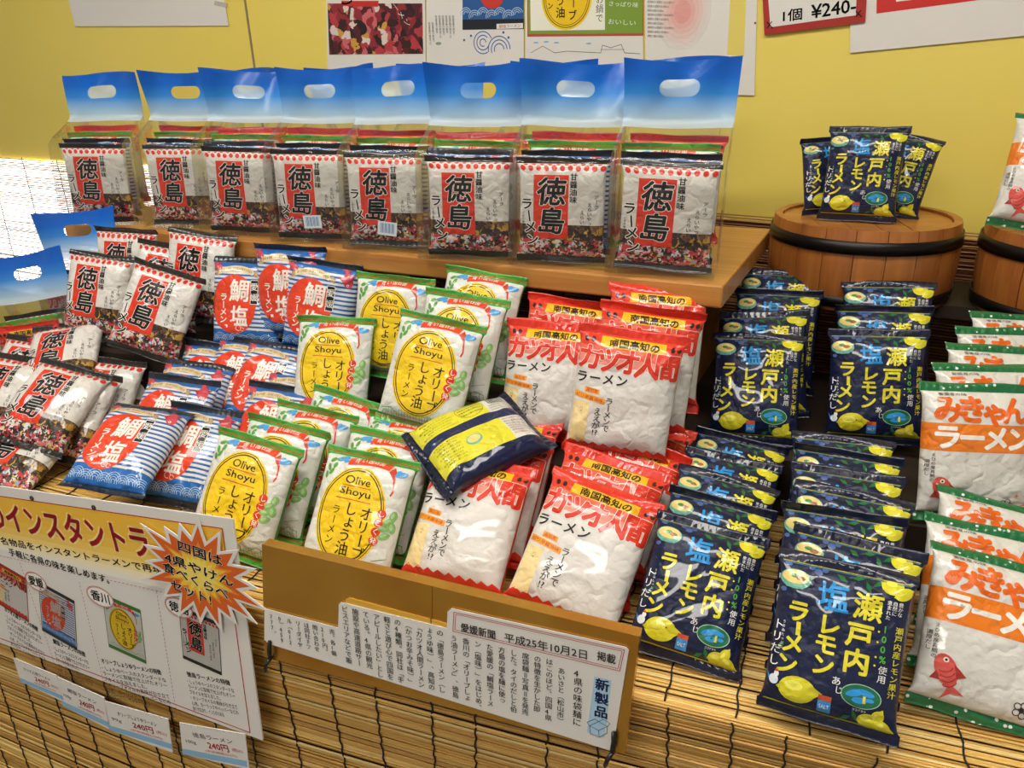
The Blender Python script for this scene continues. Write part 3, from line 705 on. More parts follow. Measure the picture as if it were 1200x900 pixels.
# ---- orange banded packs
put('mik', (.224, .668, .652), 10, 38, -12, 'orange banded ramen pack at the front right corner', G_M, 3, 'the front corner orange banded pack', dx=.012)
put('mik', (.242, .905, .737), 14, 20, -1, 'orange banded ramen pack facing front in upper row', G_M, 4, 'the upper orange banded pack', dz=.006, dx=.02)
# ---- sea bream packs
put('tai', (-.879, 1.045, .79), 11, 18, -2, 'striped red disc ramen pack standing beside the tilted white pack', G_T)
put('tai', (-.735, 1.045, .795), 11, 13, -8, 'striped red disc ramen pack standing behind the olive packs', G_T)
peek('tai', 342, 286, 1.088, 8, 8, -2, 'striped ramen pack hidden behind the two standing striped packs', G_T)
put('tai', (-.877, .690, .70), 20, 64, -12, 'striped red disc ramen pack lying flattest above the white sign', G_T)
put('tai', (-.822, .752, .655), 10, 50, -6, 'striped red disc ramen pack half under the flattest one', G_T)
for i, (px, py, yt, lean) in enumerate([(230, 443, .92, 44), (247, 425, .98, 42), (268, 403, 1.04, 40)]):
    peek('tai', px, py, yt, 10, lean, -5, f'striped ramen pack showing its ribbon, {ORD[i]} behind the half covered one', G_T)
put('tai', (-.715, .83, .66), 8, 38, -5, 'striped red disc ramen pack left of the olive packs', G_T, 2, 'the striped pack left of olive packs')
# ---- white festival packs
put('tok', (-1.185, 1.005, .800), 14, 18, -8, 'white ramen pack with red panel standing beside blue carrier bags', G_S, k=.95)
put('tok', (-1.045, .970, .79), 22, 26, -20, 'white ramen pack with red panel standing tilted to the right', G_S)
peek('tok', 212, 287, 1.098, 20, 20, -12, 'white ramen pack with red dots, first one behind the tilted white pack', G_S)
peek('tok', 240, 271, 1.105, 12, 12, -8, 'white ramen pack with red dots, second one behind the tilted white pack', G_S)
peek('tok', 150, 266, 1.12, 8, 10, -2, 'white ramen pack with red dots, behind the pack beside blue bags', G_S)
put('tok', (-1.116, .765, .700), 30, 55, -24, 'white ramen pack lying tilted above the left sign edge', G_S)
put('tok', (-1.13, .705, .655), 24, 66, -20, 'white ramen pack lying lowest just above the white sign', G_S)
peek('tok', 128, 438, .915, 24, 46, -16, 'white ramen pack leaning right of the lying tilted one', G_S)
peek('tok', 148, 422, .975, 14, 42, -6, 'white ramen pack with dotted top, second one right of the lying pack', G_S)
peek('tok', 165, 405, 1.035, 12, 38, -5, 'white ramen pack with dotted top below the tilted white pack', G_S)
peek('tok', 45, 420, .91, 20, 48, -12, 'white ramen pack with dotted top behind the lying tilted one', G_S)
peek('tok', 70, 400, .975, 22, 44, -12, 'white ramen pack with dotted top in front of the blue bags', G_S)
peek('tok', 15, 380, 1.0, 10, 40, -4, 'white ramen pack at the left picture edge below the blue bags', G_S)
peek('kat', -22, 394, .93, 20, 40, 6, 'red topped ramen pack cut off by the left picture edge', G_K)
peek('tok', 112, 378, 1.02, 18, 58, 10, 'white ramen pack lying flat in front of the standing white packs', G_S)
peek('tai', 305, 398, 1.045, 6, 42, -4, 'striped ramen pack lying below the left standing striped pack', G_T)
peek('tai', 344, 404, 1.03, 8, 44, -8, 'striped ramen pack lying below the right standing striped pack', G_T)
# upturned navy pack across the olive and red packs
pack('back', None, 0, 0, 0, 'navy ramen pack lying back side up across other packs', G_L, pose((-.352, .830, .812), 20.5, 74, 30) @ Matrix.Rotation(R(-90), 4, 'Z') @ Matrix.Diagonal((1, 1, 1.25, 1)) @ Matrix.Translation((0, -PH/2, -PT/2)))

# ================================================================== clear carrier bags
def clear_film():
    n = NT('clear_film'); tr = n.new('ShaderNodeBsdfTransparent'); tr.inputs[0].default_value = (.97, .97, .96, 1)
    gl = n.new('ShaderNodeBsdfGlossy'); gl.inputs['Roughness'].default_value = .12; gl.inputs[0].default_value = (1, 1, 1, 1)
    v = rand_offset(n); bp = n.new('ShaderNodeBump'); bp.inputs['Strength'].default_value = .6; bp.inputs['Distance'].default_value = .006
    n.link(n.noise(22, 3, v).outputs[0], bp.inputs['Height']); n.link(bp.outputs[0], gl.inputs['Normal'])
    lw = n.new('ShaderNodeFresnel'); lw.inputs[0].default_value = 1.4; n.link(bp.outputs[0], lw.inputs['Normal'])
    f = n.math('ADD', n.math('MULTIPLY', lw.outputs[0], .42), .012, True); mx = n.new('ShaderNodeMixShader')
    n.link(f, mx.inputs[0]); n.link(tr.outputs[0], mx.inputs[1]); n.link(gl.outputs[0], mx.inputs[2]); n.link(mx.outputs[0], n.out.inputs[0]); return n.m
def header_film():
    n = NT('blue_header_film'); o = n.obj(); x, y, z = n.xyz(o)
    t = n.math('DIVIDE', n.math('SUBTRACT', y, .194), .093)
    c = n.ramp(t, [(0, srgb('d6e6f0')), (.2, srgb('a8d0ee')), (.48, srgb('3290e2')), (.7, srgb('086cd4')), (1, srgb('045cc4'))])
    n.set(Base_Color=c, Roughness=.3, Coat_Weight=.25, Coat_Roughness=.1)
    v = rand_offset(n); n.bump(n.noise(24, 3, v).outputs[0], .4, .004)
    tl = n.new('ShaderNodeBsdfTranslucent'); n.link(c, tl.inputs[0]); m1 = n.new('ShaderNodeMixShader'); m1.inputs[0].default_value = .2
    n.link(n.p.outputs[0], m1.inputs[1]); n.link(tl.outputs[0], m1.inputs[2])
    tr = n.new('ShaderNodeBsdfTransparent'); m2 = n.new('ShaderNodeMixShader')
    n.link(n.ramp(t, [(0, (.45, .45, .45)), (.35, (.12, .12, .12)), (.6, (.05, .05, .05))]), m2.inputs[0])
    n.link(m1.outputs[0], m2.inputs[1]); n.link(tr.outputs[0], m2.inputs[2]); n.link(m2.outputs[0], n.out.inputs[0]); return n.m
M['clear'] = clear_film(); M['header'] = header_film()
def flap_film():
    n = NT('hand_hole_film'); n.set(Base_Color=srgb('b7cbd8'), Roughness=.2, Alpha=.62); return n.m
M['flap'] = flap_film()
BW, BHT, BD, HDR = .150, .283, .10, .194
def bag_shape(seed):
    g = np.random.default_rng(seed); ph = g.uniform(0, 6, 8); sl = g.uniform(-.012, .012)
    def fn(s, t, side):                      # s -1..1 across, t height in metres, side +1 front -1 back
        k = np.clip((t-.14)/(BHT-.14), 0, 1); q_ = np.clip((t-.158)/(HDR+.006-.158), 0, 1); d = BD*(1-q_); zc = -.036*q_
        wd = BW*(1+.05*k)
        z = zc+side*(d/2+.0012)+(.004*np.sin(3*s+ph[0]+20*t)+.003*np.sin(7*s+ph[1]-31*t))*(.35+k)+sl*k*k*3*s+.010*np.sin(ph[2])*k*k
        x = s*wd/2*(1-.10*np.clip(k*0, 0, 1))
        return np.stack([x+0*t, t+.004*k*np.sin(2.3*s+ph[3])+0*s, z+0*x], -1)
    return fn
def bag_meshes(seed):
    fn = bag_shape(seed); V, F_ = [], []
    ts = np.linspace(0, HDR, 15); ss = np.linspace(-1, 1, 17); nx = len(ss)
    for side in (1, -1):
        S, T = np.meshgrid(ss, ts); P = fn(S, T, side).reshape(-1, 3); o = len(V); V += list(P)
        for j in range(len(ts)-1):
            for i in range(nx-1):
                q = (o+j*nx+i, o+j*nx+i+1, o+(j+1)*nx+i+1, o+(j+1)*nx+i); F_.append(q if side > 0 else q[::-1])
    nb = nx*len(ts)
    for e, sg in ((0, -1), (nx-1, 1)):           # gusseted sides, folded inwards
        o = len(V)
        for j, t in enumerate(ts):
            a, b = V[j*nx+e], V[nb+j*nx+e]; m = (a+b)/2; m = m-np.array([sg*.002, 0, 0]); V.append(m)
        for j in range(len(ts)-1):
            F_.append((j*nx+e, (j+1)*nx+e, o+j+1, o+j)); F_.append((o+j, o+j+1, nb+(j+1)*nx+e, nb+j*nx+e))
    F_ += [(i, nb+i, nb+i+1, i+1) for i in range(nx-1)]
    body = mesh('bag_film', V, F_, M['clear'], True)
    heads = []
    for side in (1, -1):
        N = 64; W2, y0, y1, cy = 1.0, HDR, BHT, .248; V, F_ = [], []; rings = 6
        outer = []
        per = [(-1, y0), (1, y0), (1, y1), (-1, y1)]
        for k in range(N):
            a = 2*math.pi*(k+.5)/N; ca, sa = math.cos(a), math.sin(a)
            # stadium hole
            hx, hy = .026, .0115
            hp = (math.copysign(hx-hy, ca)+hy*ca, hy*sa) if abs(ca) > .25 else ((hx-hy)*ca/.25+hy*ca, hy*sa)
            # outer rectangle by direction
            dx, dy = hp; L = 1e9
            if abs(dx) > 1e-9: L = min(L, (BW/2)/abs(dx))
            if dy > 1e-9: L = min(L, (y1-cy)/dy)
            if dy < -1e-9: L = min(L, (cy-y0)/-dy)
            op = (dx*L, dy*L); outer.append((hp, op))
        cs = [(BW/2, y1-cy), (-BW/2, y1-cy), (-BW/2, y0-cy), (BW/2, y0-cy)]
        for c_ in cs:                                     # snap the closest samples to the corners
            kk = min(range(N), key=lambda q: (outer[q][1][0]-c_[0])**2+(outer[q][1][1]-c_[1])**2); outer[kk] = (outer[kk][0], c_)
        for r_ in range(rings+1):
            t = r_/rings
            for hp, op in outer:
                x = hp[0]+(op[0]-hp[0])*t; y = hp[1]+(op[1]-hp[1])*t
                V.append(fn(np.array(x/(BW/2)), np.array(cy+y), side)+np.array([0, 0, side*.0003]))
        for r_ in range(rings):
            for k in range(N):
                q = (r_*N+k, r_*N+(k+1) % N, (r_+1)*N+(k+1) % N, (r_+1)*N+k); F_.append(q[::-1] if side > 0 else q)
        heads.append(mesh('bag_header', V, F_, M['header'], True))
        if side > 0: flap = mesh('hole_flap', V[:N]+[sum(V[:N])/N], [(k, (k+1) % N, N) for k in range(N)], M['flap'], True)
    return body, heads[0], heads[1], flap
BAGS = [bag_meshes(40+i) for i in range(4)]
_bn = 0
def carrier(m4, label, group, packs, inner, flap=True):
    """a clear carrier bag; the packs inside are things of their own"""
    global _bn
    b, h1, h2, fl = BAGS[_bn % 4]; _bn += 1
    e = empty('carrier_bag', m4); tag(e, label, 'carrier bag', group)
    mobj('film_body', b, e); hd = mobj('front_header', h1, e); mobj('back_header', h2, e)
    if flap: mobj('hole_flap', fl, hd)
    zs = np.linspace(.030, -.036, len(packs)) if len(packs) > 1 else [.02]
    out = []
    for i, (pk, z) in enumerate(zip(packs, zs)):
        k = .86
        mm = m4 @ Matrix.Translation((random.uniform(-.004, .004), .003+(0, .009, .020, .031)[i], z)) @ Matrix.Rotation(R(random.uniform(-.8, .8)), 4, 'Z') @ Matrix.Diagonal((1.03, k*1.07, .5, 1))
        out.append(pack(pk, None, 0, 0, 0, inner[i], 'packs inside the carrier bags', mm))
    return out
shm = sh.matrix_world.copy() if False else Matrix.Translation((-.06, 1.0, 0)) @ Matrix.Rotation(R(SA), 4, 'Z')
FR = [(-1.307, 1.22, 17, 'leftmost carrier bag on the shelf'), (-1.11, 1.23, 14, 'second carrier bag from the left on the shelf'), (-.945, 1.195, 12, 'third carrier bag from the left on the shelf'), (-.779, 1.175, 10, 'fourth carrier bag from the left, barcode sticker upright'),
      (-.62, 1.15, 9, 'fifth carrier bag from the left, barcode sticker tilted'), (-.465, 1.115, 8, 'sixth carrier bag from the left on the shelf'), (-.315, 1.115, 6, 'seventh carrier bag from the left on the shelf'), (-.163, 1.098, 3, 'rightmost carrier bag on the shelf')]
POSN = ['leftmost', 'second', 'third', 'fourth', 'fifth', 'sixth', 'seventh', 'rightmost']
stick = Canvas(); stick.rect(-16, -12, 16, 12, 'e4ecf2', 0)
for i in range(13): stick.rect(-12+i*1.9, -8, -12+i*1.9+(1.2 if i % 3 else .6), 9, '5a86b8', 1)
for i, (x, y, yw, lb) in enumerate(FR):
    m4 = pose((x, y, SZ+.001), yw-2, 3, -1)
    ins = [f'white ramen pack with red panel in {POSN[i]} shelf carrier bag', f'striped ramen pack behind white pack in {POSN[i]} shelf bag', f'green edged ramen pack inside {POSN[i]} shelf bag', f'red topped ramen pack at back inside {POSN[i]} shelf bag']
    ps = carrier(m4, 'clear blue-headed '+lb, 'clear carrier bags on the shelf', ['tok', 'tai', 'olive', 'kat'], ins, i not in (1, 5))
    if i in (3, 4):
        st = stick.flat('barcode_sticker', M['print_paper'], ps[0], Matrix.Translation((.004, .034, PT/2+.006)) @ Matrix.Rotation(R(3 if i == 3 else -6), 4, 'Z'))
        tag(st, 'white sticker with blue barcode')
for i, (x, y, yw) in enumerate([(-1.12, 1.42, 2), (-.86, 1.385, -8), (-.63, 1.36, 6), (-.42, 1.34, -2), (-.20, 1.315, 4)]):
    m4 = pose((x, y, SZ+.001), yw-4, 2, random.uniform(-2, 2))
    carrier(m4, f'clear carrier bag in the back row of the shelf, {ORD[i]} from the left', 'clear carrier bags in the back row', ['kat', 'olive'], [f'red topped ramen pack in {ORD[i]} back row shelf bag', f'green edged ramen pack in {ORD[i]} back row shelf bag'])

# ================================================================== wooden tubs
def tub(pos, rad, h, label, yaw, ns=20):
    e = empty('wooden_tub', Matrix.Translation(pos) @ Matrix.Rotation(R(yaw), 4, 'Z')); tag(e, label, 'tub', 'wooden tubs')
    def rr(t): return rad*(.965+.075*math.sin(math.pi*(.12+.70*t)))
    for k in range(ns):
        a0, a1 = 2*math.pi*(k+.012)/ns, 2*math.pi*(k+.988)/ns; v, f = [], []; nz, na = 8, 4
        jr = random.uniform(-.0007, .0007)
        for lay in (0, 1):
            for j in range(nz+1):
                for i in range(na+1):
                    a = a0+(a1-a0)*i/na; r_ = rr(j/nz)+jr-lay*.012-(.0009 if i in (0, na) else 0); v.append((r_*math.cos(a), r_*math.sin(a), h*j/nz))
        n1 = (nz+1)*(na+1); w_ = na+1
        for j in range(nz):
            for i in range(na):
                q = (j*w_+i, j*w_+i+1, (j+1)*w_+i+1, (j+1)*w_+i); f += [q, tuple(x+n1 for x in q[::-1])]
            f += [(j*w_, (j+1)*w_, (j+1)*w_+n1, j*w_+n1), (j*w_+na, j*w_+na+n1, (j+1)*w_+na+n1, (j+1)*w_+na)]
        for i in range(na): f += [(i, i+n1, i+1+n1, i+1), (nz*w_+i, nz*w_+i+1, nz*w_+i+1+n1, nz*w_+i+n1)]
        mobj('stave', mesh('stave', v, f, M['tub_wood'], False), e)
    R2 = rr(1)-.0125; nb = 6
    for k in range(nb):                                   # lid boards
        x0, x1 = -R2+2*R2*k/nb+.0006, -R2+2*R2*(k+1)/nb-.0006; pts = []
        xs = [x0+(x1-x0)*i/6 for i in range(7)]
        pts = [(x, -math.sqrt(max(R2*R2-x*x, 0))) for x in xs]+[(x, math.sqrt(max(R2*R2-x*x, 0))) for x in xs[::-1]]
        zt = h-.004+random.uniform(-.0005, .0005); n_ = len(pts); v = [(x, y, zt) for x, y in pts]+[(x, y, zt-.014) for x, y in pts]
        f = [tuple(range(n_)), tuple(range(2*n_-1, n_-1, -1))]+[(i, i+n_, (i+1) % n_+n_, (i+1) % n_) for i in range(n_)]
        mobj('lid_board', mesh('lid_board', v, f, M['lid_wood']), e)
    for zc, hh in ((h*.80, .019), (h*.12, .017)):
        v, f = [], []; N = 56
        for i in range(N):
            a = 2*math.pi*i/N
            for zz, dr in ((-hh/2, .0008), (-hh/2, .0032), (hh/2, .0032), (hh/2, .0008)):
                r_ = rr((zc+zz)/h)+dr; v.append((r_*math.cos(a), r_*math.sin(a), zc+zz))
        for i in range(N):
            for k in range(4): f.append((i*4+k, (i+1) % N*4+k, (i+1) % N*4+(k+1) % 4, i*4+(k+1) % 4))
        mobj('hoop', mesh('hoop', v, f, M['hoop'], True), e)
    return e
TUBH = .125
tub((.118, 1.372, RB), .138, TUBH, 'round wooden tub carrying three navy lemon packs', 10)
tub((.425, 1.335, RB), .138, TUBH, 'round wooden tub cut off by the right picture edge', 25)
ZL = RB+TUBH-.002
put('lemon', (.100, 1.315, ZL+.001), -6, 14, 0, 'navy lemon ramen pack in front on the wooden tub', 'packs on the tubs', k=.87)
put('lemon', (.070, 1.375, ZL+.001), 16, 20, 3, 'navy lemon ramen pack at left rear on the wooden tub', 'packs on the tubs', k=.76)
put('lemon', (.142, 1.372, ZL+.001), -8, 18, -9, 'navy lemon ramen pack at right rear on the wooden tub', 'packs on the tubs', k=.80)
put('mik', (.338, 1.285, ZL+.001), 2, 20, -8, 'orange banded ramen pack on the right wooden tub', 'packs on the tubs')
# ---- two carrier bags leaning at the left end
for i, (px, py, yt, yw, ln, rl, lb) in enumerate([(28, 296, 1.025, 12, 12, 9, 'clear blue-headed carrier bag nearest the left picture edge'), (80, 247, 1.11, 10, 8, 7, 'clear blue-headed carrier bag leaning behind the left edge bag')]):
    m4 = pose(top_at(px, py, yt, ln, rl, 1, BHT), yw, ln, rl) @ Matrix.Diagonal((1, 1, .62, 1))
    carrier(m4, lb, 'clear carrier bags leaning at the left', ['kat', 'olive', 'tok'], [f'red topped ramen pack inside the {w_} leaning bag' for w_ in [('front', 'rear')[i]]]+[f'green edged ramen pack inside the {("front", "rear")[i]} leaning bag', f'white ramen pack inside the {("front", "rear")[i]} leaning bag'], False)

# ================================================================== signs
class Plane:
    """pixels of the photograph to millimetres on a flat thing standing in the scene"""
    def __init__(s, m4): s.m = m4; s.o = m4.translation; s.x = m4.col[0].to_3d(); s.y = m4.col[1].to_3d(); s.n = m4.col[2].to_3d()
    def uv(s, px, py):
        d = ray(px, py); t = (s.o-CAM_POS).dot(s.n)/d.dot(s.n); p = CAM_POS+t*d-s.o; return p.dot(s.x)*1000, p.dot(s.y)*1000
class PCanvas(Canvas):
    """a canvas whose places are given as photograph pixels on its plane (through a crop's offset and scale)"""
    def __init__(s, plane, ox=0, oy=0, k=1.0): super().__init__(); s.pl = plane; s.a = (ox, oy, k)
    def u(s, x, y): return s.pl.uv(s.a[0]+x/s.a[2], s.a[1]+y/s.a[2])
    def quad(s, pts, col, layer=0): s.poly([s.u(*p) for p in pts], col, layer)
    def write(s, t, p0, p1, h, col, layer=3, bold=0.0):
        a, b = s.u(*p0), s.u(*p1); m = ((p0[0]+p1[0])/2, (p0[1]+p1[1])/2)
        hh = s.u(m[0], m[1]-h/2)[1]-s.u(m[0], m[1]+h/2)[1]
        s.text(t, (a[0]+b[0])/2, (a[1]+b[1])/2, math.hypot(b[0]-a[0], b[1]-a[1]), hh, col, layer, bold, math.degrees(math.atan2(b[1]-a[1], b[0]-a[0])))
    def seg(s, pts, wd, col, layer=2): s.line([s.u(*p) for p in pts], wd, col, layer)
    def dash(s, p0, p1, n, wd, col, layer=2):
        a, b = s.u(*p0), s.u(*p1)
        for i in range(n):
            t0, t1 = i/n, (i+.55)/n; s.line([(a[0]+(b[0]-a[0])*t0, a[1]+(b[1]-a[1])*t0), (a[0]+(b[0]-a[0])*t1, a[1]+(b[1]-a[1])*t1)], wd, col, layer)
    def vcol(s, t, p, h, col, layer=3, bold=0.0, pitch=1.0, dx=0):
        a = s.u(*p); hh = a[1]-s.u(p[0], p[1]+h)[1]; s.column(t, a[0], a[1], hh, col, layer, bold, hh*pitch, dx)
def slab(name, pts, t, mat, parent, m4=None, z0=0.0):
    """flat thing of real thickness from an outline in millimetres"""
    n = len(pts); v = [(x/1000, y/1000, z0) for x, y in pts]+[(x/1000, y/1000, z0-t) for x, y in pts]
    f = [tuple(range(n)), tuple(range(2*n-1, n-1, -1))]+[(i, i+n, (i+1) % n+n, (i+1) % n) for i in range(n)]
    bm = bmesh.new(); vs = [bm.verts.new(p) for p in v]
    for q in f: bm.faces.new([vs[i] for i in q])
    bmesh.ops.recalc_face_normals(bm, faces=bm.faces[:]); bmesh.ops.triangulate(bm, faces=[q for q in bm.faces if len(q.verts) > 4])
    me = bpy.data.meshes.new(name); bm.to_mesh(me); bm.free(); me.materials.append(mat); return mobj(name, me, parent, m4)

# ---- gold card panel with the newspaper cutting
n = NT('gold_card'); n.set(Base_Color=n.ramp(n.noise(9, 2, n.obj()).outputs[0], [(.3, srgb('c98c34')), (.7, srgb('dcab4c'))]), Metallic=.8, Roughness=.25)
M['gold'] = n.m
gm = pose((-.315, TY-.036, .658), -.9, 4, 0); gp = Plane(gm)
g = empty('gold_panel', gm); tag(g, 'gold card panel with a white newspaper cutting, tied to the blind', 'sign panel')
gc = PCanvas(gp, 290, 620, 2.5)
box_pts = [gc.u(*p) for p in ((42, 45), (1148, 315), (1105, 660), (50, 375))]
slab('card', box_pts, .014, M['gold'], g)
cx_ = [gc.u(*p) for p in ((536, 166), (541, 172), (541, 290), (536, 290))]
slab('fold_crease', cx_, .0004, M['gold'], g, None, .0009)
slab('yellow_card', [gc.u(*p) for p in ((288, 205), (300, 200), (588, 276), (588, 330), (290, 300))], .0006, plain('yellow_card', 'd9a63a', .5), g, None, .0009)
slab('cutting', [gc.u(*p) for p in ((52, 240), (58, 232), (268, 287), (270, 218), (276, 212), (586, 288), (588, 240), (600, 230), (1110, 343), (1118, 352), (1072, 640), (1062, 645), (66, 334), (52, 322))], .0007, M['white_paper'], g, None, .0017)
INK = '2a2826'
gc.seg([(607, 240), (1106, 350), (1092, 412), (604, 296), (607, 240)], .7, 'b0363a'); gc.seg([(613, 246), (1099, 354), (1087, 405), (610, 291), (613, 246)], .6, 'b0363a')
gc.write('愛媛新聞', (628, 284), (728, 307), 26, INK, 3, .02); gc.write('平成25年10月2日', (755, 313), (996, 365), 27, INK, 3, .015); gc.write('掲載', (1026, 366), (1080, 379), 27, INK, 3, .02)
gc.quad([(1018, 428), (1068, 440), (1046, 605), (996, 590)], 'a9cbe0', 1)
gc.vcol('新製品', (1042, 434), 36, '1d2f66', 3, .03, 1.12); gc.seg([(1004, 572), (1030, 560), (1056, 574), (1030, 586), (1004, 572), (1006, 596), (1032, 606), (1054, 594), (1056, 574)], .6, '3a5a80'); gc.seg([(1030, 586), (1032, 606)], .6, '3a5a80'); gc.seg([(1004, 572), (996, 562), (1020, 552), (1030, 560), (1044, 553), (1064, 566), (1056, 574)], .6, '3a5a80')
gc.vcol('4県の味袋麺に', (972, 408), 24, INK, 3, .01, 1.02)
CA = ['あいさと（松山市）', 'はこのほど、四国4県', 'の特徴を生かした即', '席袋麺＝写真＝を発売', 'した。タイのだしと伯', '方島の塩を麺に使っ', 'た愛媛の「鯛塩ラーメ', 'ン（塩味）」をはじめ、', '香川の「オリーブしょ', 'う油ラーメン」、徳島']
CB = ['の「徳島ラーメン（し', 'ょうゆ味）」、高知の', '「カツオ人間ラーメン', '（かつお辛みそ味）」', 'の4種類。同社は「手', '軽さと遊び心で四国を', 'アピールしたい」とし', 'ている。4県の観光', '施設や高速道路サー', 'ビスエリアなどで販']
CC = ['売。各1個', '210円。', '問い合わせ', 'は同社＝フ', 'リーダイヤ', 'ル（012', '0）459', '777。']
for i, t in enumerate(CA): x = 922-i*35; gc.vcol(t, (x, 306+(x-600)*.245+(18 if i == 0 else 0)), 19.2, INK, 3, .01, .98)
for i, t in enumerate(CB): x = 566-i*31; gc.vcol(t, (x, 292+(x-566)*.25), 19.2, INK, 3, .01, .98)
for i, t in enumerate(CC): x = 250-i*25; gc.vcol(t, (x, 290+(x-250)*.25), 15.5, INK, 3, .01, 1.0)
o = gc.flat('newsprint', M['print_paper'], g, Matrix.Translation((0, 0, .0017)))
for (x, y) in ((72, 352), (1074, 620)):
    a = Vector((*gc.u(x, y), 0))/1000
    tube('cable_tie', [a+Vector((0, .012, .003)), a+Vector((.001, .004, .006)), a+Vector((0, -.010, .006)), a+Vector((-.001, -.014, -.012)), a+Vector((0, .0, -.022)), a+Vector((0, .012, -.016))], .0028, M['black_plastic'], g, 6, True)
    tube('cable_tie_end', [a+Vector((0, -.010, .006)), a+Vector((-.004, -.017, .010)), a+Vector((-.006, -.026, .009))], .0024, M['black_plastic'], g, 6)

# ---- laminated sign hanging on the left
sx0 = -.60
sm = pose((sx0, TY-.028+float(bend(sx0)), .6), -math.degrees(math.atan(.06)), 3, 0); spn = Plane(sm)
sg = empty('laminated_sign', sm); tag(sg, 'laminated white and yellow sign about four local ramen packs', 'sign')
q = PCanvas(spn, 0, 560, 2.647)
TL, TR, BR, BL = (-150, 10), (722, 128), (815, 815), (-40, 520)
tr_, br_ = q.u(*TR), q.u(*BR); WS = 470
slab('board', [q.u(-160, 4), tr_, br_, q.u(-160, 452)], .002, M['white_paper'], sg)
iT, iB = q.u(690, 157), q.u(776, 790)
lT, lB = q.u(-155, 34), q.u(-150, 440)
def on(t, f): a_, b_ = (lT[0]+(iT[0]-lT[0])*t, lT[1]+(iT[1]-lT[1])*t), (lB[0]+(iB[0]-lB[0])*t, lB[1]+(iB[1]-lB[1])*t); return (a_[0]+(b_[0]-a_[0])*f, a_[1]+(b_[1]-a_[1])*f)
FS = [0, .14, .19, .23, .26, .29, .32, .35]
for i, c in enumerate(('eeb93c', 'f0c04a', 'f2c95f', 'f4d47c', 'f6e0a0', 'f6e9c4', 'f0ebdc')):      # printed yellow band fading to white
    q.poly([on(0, FS[i]), on(1, FS[i]), on(1, FS[i+1]), on(0, FS[i+1])], c, 0)
q.line([lT, iT, iB, lB], 1.4, 'b8232c', 1)
for lay, b_, c in ((2, .10, 'f3dc8e'), (3, .035, 'b82430')): q.write('のインスタントラ', (-38, 108), (458, 202), 82, c, lay, b_)
q.write('各県の産品、名物品をインスタントラーメンで再現', (-150, 165), (505, 287), 22, '1a1614', 3, .02)
q.write('手軽に各県の味を楽しめます。', (28, 228), (338, 316), 23, '1a1614', 3, .02)
for a, b in (((62, 262), (182, 610)), ((246, 322), (336, 690)), ((486, 352), (550, 742))): q.dash(a, b, 34, .9, 'c06a70')
q.dash((-20, 236), (718, 402), 60, .9, 'c06a70')
def stamp(t, x, y, w_, h_):
    a, b = q.u(x-w_, y), q.u(x+w_, y); cy_ = q.u(x, y); rx = (b[0]-a[0])/2; ry = (q.u(x, y-h_)[1]-q.u(x, y+h_)[1])/2
    q.ell(cy_[0], cy_[1], rx, ry, 'f3efe6', 6); q.ring(cy_[0], cy_[1], rx, ry, .9, 'b8232c', 7); q.ring(cy_[0], cy_[1], rx-1.6, ry-1.6, .6, 'b8232c', 7)
    q.text(t, cy_[0], cy_[1], rx*1.35, ry*1.0, '1a1614', 8, .03)
stamp('愛媛', 113, 321, 30, 27); stamp('香川', 312, 368, 39, 29); stamp('徳島', 556, 402, 41, 29)
def minip(pk, x, y, h, base, edge, rot, z=0):
    c = q.u(x, y); hh = q.u(x, y-h/2)[1]-q.u(x, y+h/2)[1]; k = hh/165
    m = Canvas(); m.rect(-62, -82, 62, 82, edge, 0); m.rect(-60, -71, 60, 71, base, .3); m.merge(ART[pk], 0, 0, 1, 0, .6)
    q.merge(m, c[0], c[1], k*.92, rot, 2, None, .75)
minip('kat', 38, 352, 150, 'd9d4cc', 'b02a1c', -14); minip('tai', 180, 428, 168, 'd9d8d4', '22262c', -12); minip('olive', 386, 468, 176, 'd4d3ca', '3f7a30', -6); minip('tok', 622, 505, 176, 'c9c5be', '201e1c', -6)
HD = [('カツオ人間ラーメンの特徴', 15, 405, 118, 470), ('鯛塩ラーメンの特徴', 165, 505, 265, 548), ('オリーブしょうゆラーメンの特徴', 315, 566, 500, 603), ('徳島ラーメンの特徴', 580, 607, 714, 636)]
BODY = ['・しょうゆベースのスタンダードな', '　ラーメンに製麺で仕上げたオリー', '　ブオイルを加えました。', '・オリーブオイルの風味が引き立て', '　心地、ガーリックやペッパーなどの', '　香りが広がり、イシロダのある', '　味に仕上げました。']
for t, x0, y0, x1, y1 in HD:
    q.write(t, (x0, y0), (x1, y1), 15, '1a1614', 3, .02); dx_, dy_ = (x1-x0), (y1-y0)
    for i in range(6): q.write(BODY[i], (x0+4+i*3.5-2, y0+22+i*17), (x0+4+i*3.5+dx_*(1.06 if i % 3 < 2 else .7), y0+22+i*17+dy_*(1.06 if i % 3 < 2 else .7)), 12.5, '2a2624', 3)
q.flat('sign_print', M['print_gloss'], sg, None, .1)
for x, y in ((100, 62), (292, 91)): a = q.u(x, y); tube('eyelet', [(a[0]/1000+.0025*math.cos(t), a[1]/1000+.0025*math.sin(t), .0008) for t in np.linspace(0, 5.6, 9)], .0011, plain('eyelet', '3a2018', .5), sg, 5, True)
